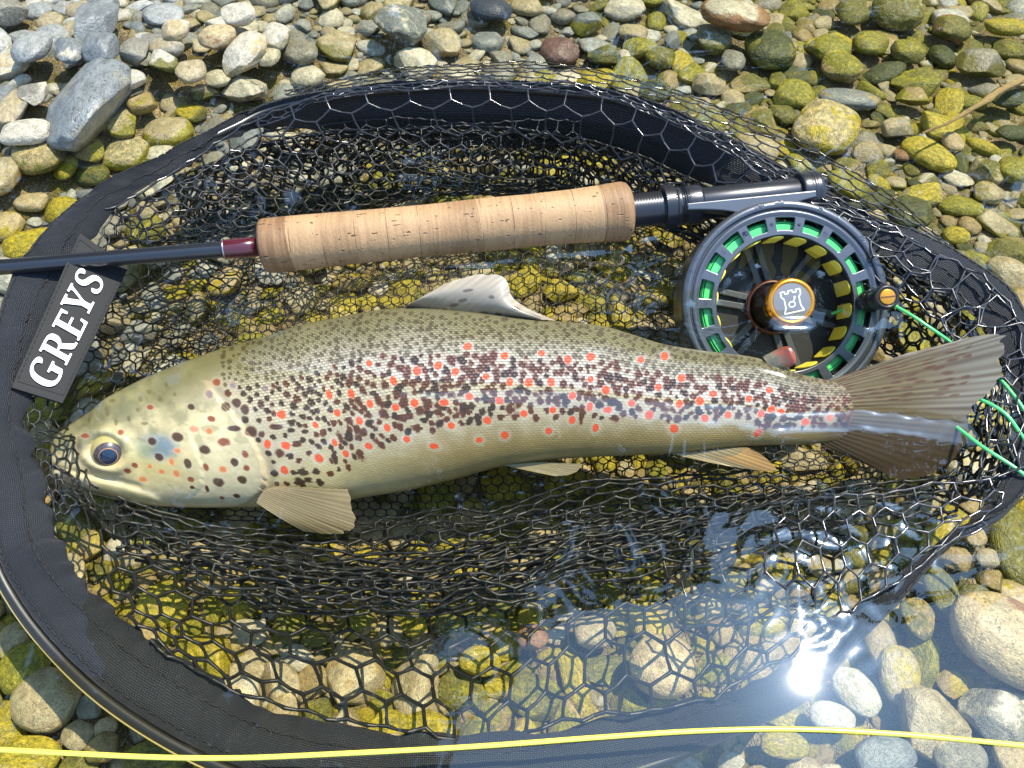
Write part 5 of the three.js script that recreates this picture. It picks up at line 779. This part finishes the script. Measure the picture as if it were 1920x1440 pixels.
// ------------------------------------------------------------------ water: one sheet, drawn up where it meets what stands in it
{
  const x0 = -0.47, x1 = 0.47, z0 = -0.45, z1 = 0.26, h = 0.002, nx = Math.round((x1 - x0) / h), nz = Math.round((z1 - z0) / h), W = nx + 1;
  const top = new Float32Array(W * (nz + 1)).fill(-9);
  scene.updateMatrixWorld(true);
  const stamp = o => { // highest surface over each grid point
    const g = o.geometry, p = g.attributes.position, ix = g.index, v = [V(0, 0, 0), V(0, 0, 0), V(0, 0, 0)], n = ix ? ix.count : p.count;
    for (let t = 0; t < n; t += 3) {
      for (let k = 0; k < 3; k++) v[k].fromBufferAttribute(p, ix ? ix.getX(t + k) : t + k).applyMatrix4(o.matrixWorld);
      const my = Math.max(v[0].y, v[1].y, v[2].y); if (my < 0) continue;
      const ax = Math.min(v[0].x, v[1].x, v[2].x), bx = Math.max(v[0].x, v[1].x, v[2].x), az = Math.min(v[0].z, v[1].z, v[2].z), bz = Math.max(v[0].z, v[1].z, v[2].z);
      for (let j = Math.max(0, Math.floor((az - z0) / h)); j <= Math.min(nz, Math.ceil((bz - z0) / h)); j++) for (let i = Math.max(0, Math.floor((ax - x0) / h)); i <= Math.min(nx, Math.ceil((bx - x0) / h)); i++) if (x0 + i * h >= ax - h && x0 + i * h <= bx + h && z0 + j * h >= az - h && z0 + j * h <= bz + h) top[j * W + i] = Math.max(top[j * W + i], my);
    }
  };
  for (const o of [...trout.children, ...rod.children]) if (/body|fin|grip|barrel|nut|hood|tube|cap/.test(o.name)) stamp(o);
  for (const o of reel.children) if (/frame|rim|hub|handle/.test(o.name)) stamp(o);
    const d = new Float32Array(W * (nz + 1)).fill(1); for (let k = 0; k < d.length; k++) if (top[k] > 0) d[k] = 0;
  const rel = (k, q, s) => { if (d[q] + s < d[k]) d[k] = d[q] + s; }, r2 = h * Math.SQRT2;
  for (let j = 1; j < nz; j++) for (let i = 1; i < nx; i++) { const k = j * W + i; rel(k, k - 1, h); rel(k, k - W, h); rel(k, k - W - 1, r2); rel(k, k - W + 1, r2); }
  for (let j = nz - 1; j > 0; j--) for (let i = nx - 1; i > 0; i--) { const k = j * W + i; rel(k, k + 1, h); rel(k, k + W, h); rel(k, k + W + 1, r2); rel(k, k + W - 1, r2); }
  for (let n = 0; n < 3; n++) { const e = d.slice(); for (let j = 1; j < nz; j++) for (let i = 1; i < nx; i++) { const k = j * W + i; d[k] = (e[k] * 4 + 2 * (e[k - 1] + e[k + 1] + e[k - W] + e[k + W]) + e[k - W - 1] + e[k - W + 1] + e[k + W - 1] + e[k + W + 1]) / 16; } }
  // where mesh and cloth break the surface the water stands in small cushions between the cords
  const rough = [[1540, 1040, 0.035, 0.55], [1720, 985, 0.03, 0.5], [1800, 660, 0.05, 0.8], [1660, 480, 0.04, 0.6], [1000, 320, 0.07, 0.4], [1330, 370, 0.03, 0.5], [160, 960, 0.03, 0.7], [250, 1090, 0.02, 0.4], [360, 460, 0.04, 0.4]].map(([px, py, r, a]) => { const q = P(px, py, 0); return [q.x, q.z, r, a]; });
  const height = (x, z, dist) => {
    let y = 0.00008 * (Math.sin(x * 95 + 40 * fbm(x * 7, z * 7, 1, 2) + z * 60) + Math.sin(z * 150 - x * 30 + 25 * fbm(x * 9, z * 9, 4, 2))) + 0.0003 * (fbm(x * 12, z * 12, 6, 2) - 0.5);
    y += 0.0024 * Math.exp(-dist / 0.0032);
    let k = 0; for (const [qx, qz, r, a] of rough) k += a * Math.exp(-((x - qx) ** 2 + (z - qz) ** 2) / (r * r * 0.6));
    if (k > 0.02) { const [a, b] = worley(x / 0.0125 + 0.6 * noise(x * 80, z * 80), z / 0.0105); y += Math.min(1.2, k) * (0.0014 * Math.exp(-(b - a) / 0.3) + 0.0008 * (fbm(x * 60, z * 60, 9, 2) - 0.5)); }
    return y;
  };
  const pos = [], idx = [];
  for (let j = 0; j <= nz; j++) for (let i = 0; i <= nx; i++) { const x = x0 + i * h, z = z0 + j * h, e = Math.min(i, j, nx - i, nz - j); pos.push(x, height(x, z, d[j * W + i]) * sstep(0, 8, e), z); }
  for (let j = 0; j < nz; j++) for (let i = 0; i < nx; i++) { const a = j * W + i; idx.push(a, a + W, a + 1, a + 1, a + W, a + W + 1); }
  const far = (ax, bx, az, bz) => { const k = pos.length / 3; pos.push(ax, 0, az, bx, 0, az, ax, 0, bz, bx, 0, bz); idx.push(k, k + 2, k + 1, k + 1, k + 2, k + 3); };
  far(-40, 40, -9, z0); far(-40, 40, z1, 30); far(-40, x0, z0, z1); far(x1, 40, z0, z1);
  const g = new THREE.BufferGeometry(); g.setAttribute('position', new THREE.Float32BufferAttribute(pos, 3)); g.setIndex(idx); g.computeVertexNormals();
  const m = phys({ color: lin(0.985, 0.972, 0.88), transmission: 1, thickness: 0, roughness: 0.022, ior: 1.66 });
  tag(part('water', g, m, scene), 'clear shallow stream water with sky and sun mirrored in it', null, null, 'structure');
}

// ------------------------------------------------------------------ trees of the far bank, which the water mirrors
{
  const leafMats = [[0.05, 0.085, 0.018], [0.075, 0.11, 0.022], [0.035, 0.06, 0.014]].map(c => phys({ color: lin(...c), roughness: 0.6, transmission: 0.35, thickness: 0, side: THREE.DoubleSide }));
  const barkM = std({ color: lin(0.12, 0.1, 0.08), roughness: 0.9 });
  const leaf = () => { const s = new THREE.Shape(); s.moveTo(0, 0); s.quadraticCurveTo(0.5, 0.35, 0, 1); s.quadraticCurveTo(-0.5, 0.35, 0, 0); return new THREE.ShapeGeometry(s, 2); };
  const LG = leaf();
  function tree(x, z, height, lobes, seed, label) {
    const R = mulberry(seed), t = thing('tree', label, 'tree', 'trees on the far bank'), y0 = bedY(x, z) - 0.2, trunkTop = V(x + (lobes[0][0] - x) * 0.4, height * 0.6, z + (lobes[0][2] - z) * 0.4);
    const gs = [tube([V(x, y0, z), V(x + 0.1, height * 0.3, z), trunkTop], 0.25, 24, 9, k => 0.3 - 0.16 * k)];
    for (const [lx, ly, lz, r] of lobes) gs.push(tube([trunkTop.clone().lerp(V(x, height * 0.35, z), R() * 0.5), V(mix(trunkTop.x, lx, 0.5), mix(trunkTop.y, ly, 0.4), mix(trunkTop.z, lz, 0.5)), V(lx, ly, lz)], 0.08, 16, 7, k => 0.12 - 0.1 * k));
    part('trunk', mergeGeometries(gs), barkM, t);
    lobes.forEach(([lx, ly, lz, r], li) => {
      const n = Math.round(1300 * r * r / 2.2), im = new THREE.InstancedMesh(LG, leafMats[li % 3], n), M = new THREE.Matrix4(), Q = new THREE.Quaternion(), E = new THREE.Euler();
      for (let i = 0; i < n; i++) { const a = R() * 6.283, c = R() * 2 - 1, s = Math.sqrt(1 - c * c), rr = r * Math.cbrt(0.15 + 0.85 * R()) * (0.75 + 0.5 * noise(c * 3 + li, a * 1.5, seed)), sz = 0.16 + 0.18 * R(); M.compose(V(lx + Math.cos(a) * s * rr, ly + c * rr * 0.7, lz + Math.sin(a) * s * rr), Q.setFromEuler(E.set(R() * 6, R() * 6, R() * 6)), V(sz, sz, sz)); im.setMatrixAt(i, M); }
      im.name = numbered('crown'); im.castShadow = true; im.userData.kind = 'stuff'; t.add(im);
    });
  }
  const mirrored = (px, py, dist) => { const q = P(px, py, 0), d = q.clone().sub(EYE).normalize(); d.y = -d.y; return q.addScaledVector(d, dist); };
  const lobe = (px, py, dist, r) => { const q = mirrored(px, py, dist); return [q.x, q.y, q.z, r]; };
  tree(4.6, -7.2, 12, [lobe(1480, 900, 9.5, 0.9), lobe(1260, 930, 9.5, 0.85), lobe(1700, 880, 9, 0.95), lobe(1850, 1000, 9, 0.7), lobe(1350, 800, 9.5, 1), lobe(1600, 760, 9.5, 1.1), lobe(1640, 1040, 9, 0.45), lobe(1050, 930, 9.5, 0.9), lobe(870, 1000, 9.5, 0.9), lobe(1150, 820, 9.5, 1), lobe(1060, 1030, 9.5, 0.8), lobe(1230, 1050, 9.6, 0.7), lobe(900, 1110, 9.4, 0.8), lobe(790, 880, 9.5, 1), lobe(960, 850, 9.4, 1), lobe(700, 980, 9.6, 1)], 36, 'leafy tree whose crown stands before the sun side of the stream');
  tree(-4.5, -6, 12, [[-2.2, 9.5, -2.6, 1.9], [-3.6, 8.5, -4.2, 2.2], [-1.6, 10.5, -4.2, 1.6], [-4.2, 10.5, -1.8, 2], [-5.4, 7.5, -5.6, 2], [-5.5, 4.5, -6.5, 2.2], [-3.2, 5.2, -6.2, 2], [-3.5, 3, -7, 1.8], lobe(120, 1300, 9, 1.5), lobe(380, 1330, 9.5, 1.4), lobe(30, 1080, 9, 1.4), lobe(640, 1290, 9.8, 0.9), lobe(480, 1100, 9.5, 1.3)], 31, 'leafy tree leaning over the stream from the far bank');
  tree(0.6, -8.5, 13, [[0.2, 9.5, -6.6, 2], [1.6, 8, -7.4, 1.9], [-1, 8, -7.2, 2], [0.6, 11.2, -7.6, 1.8], [-0.8, 5.4, -7.6, 2.1], [1.4, 5, -7.8, 2.1], [0.2, 3, -8.2, 2], [-1.8, 3.4, -8, 1.8], [2.6, 3.2, -8.2, 1.8]], 32, 'leafy tree standing straight across the stream');
  tree(6.5, -8, 12, [[5.2, 7.4, -6.4, 1.8], [6.6, 9, -7.6, 2], [4, 6, -7.4, 1.6], [4.6, 4, -8, 2], [6.6, 5, -8, 2.2], [5.4, 2.6, -8.2, 1.8]], 33, 'leafy tree downstream on the far bank');
}
renderer.render(scene, camera);
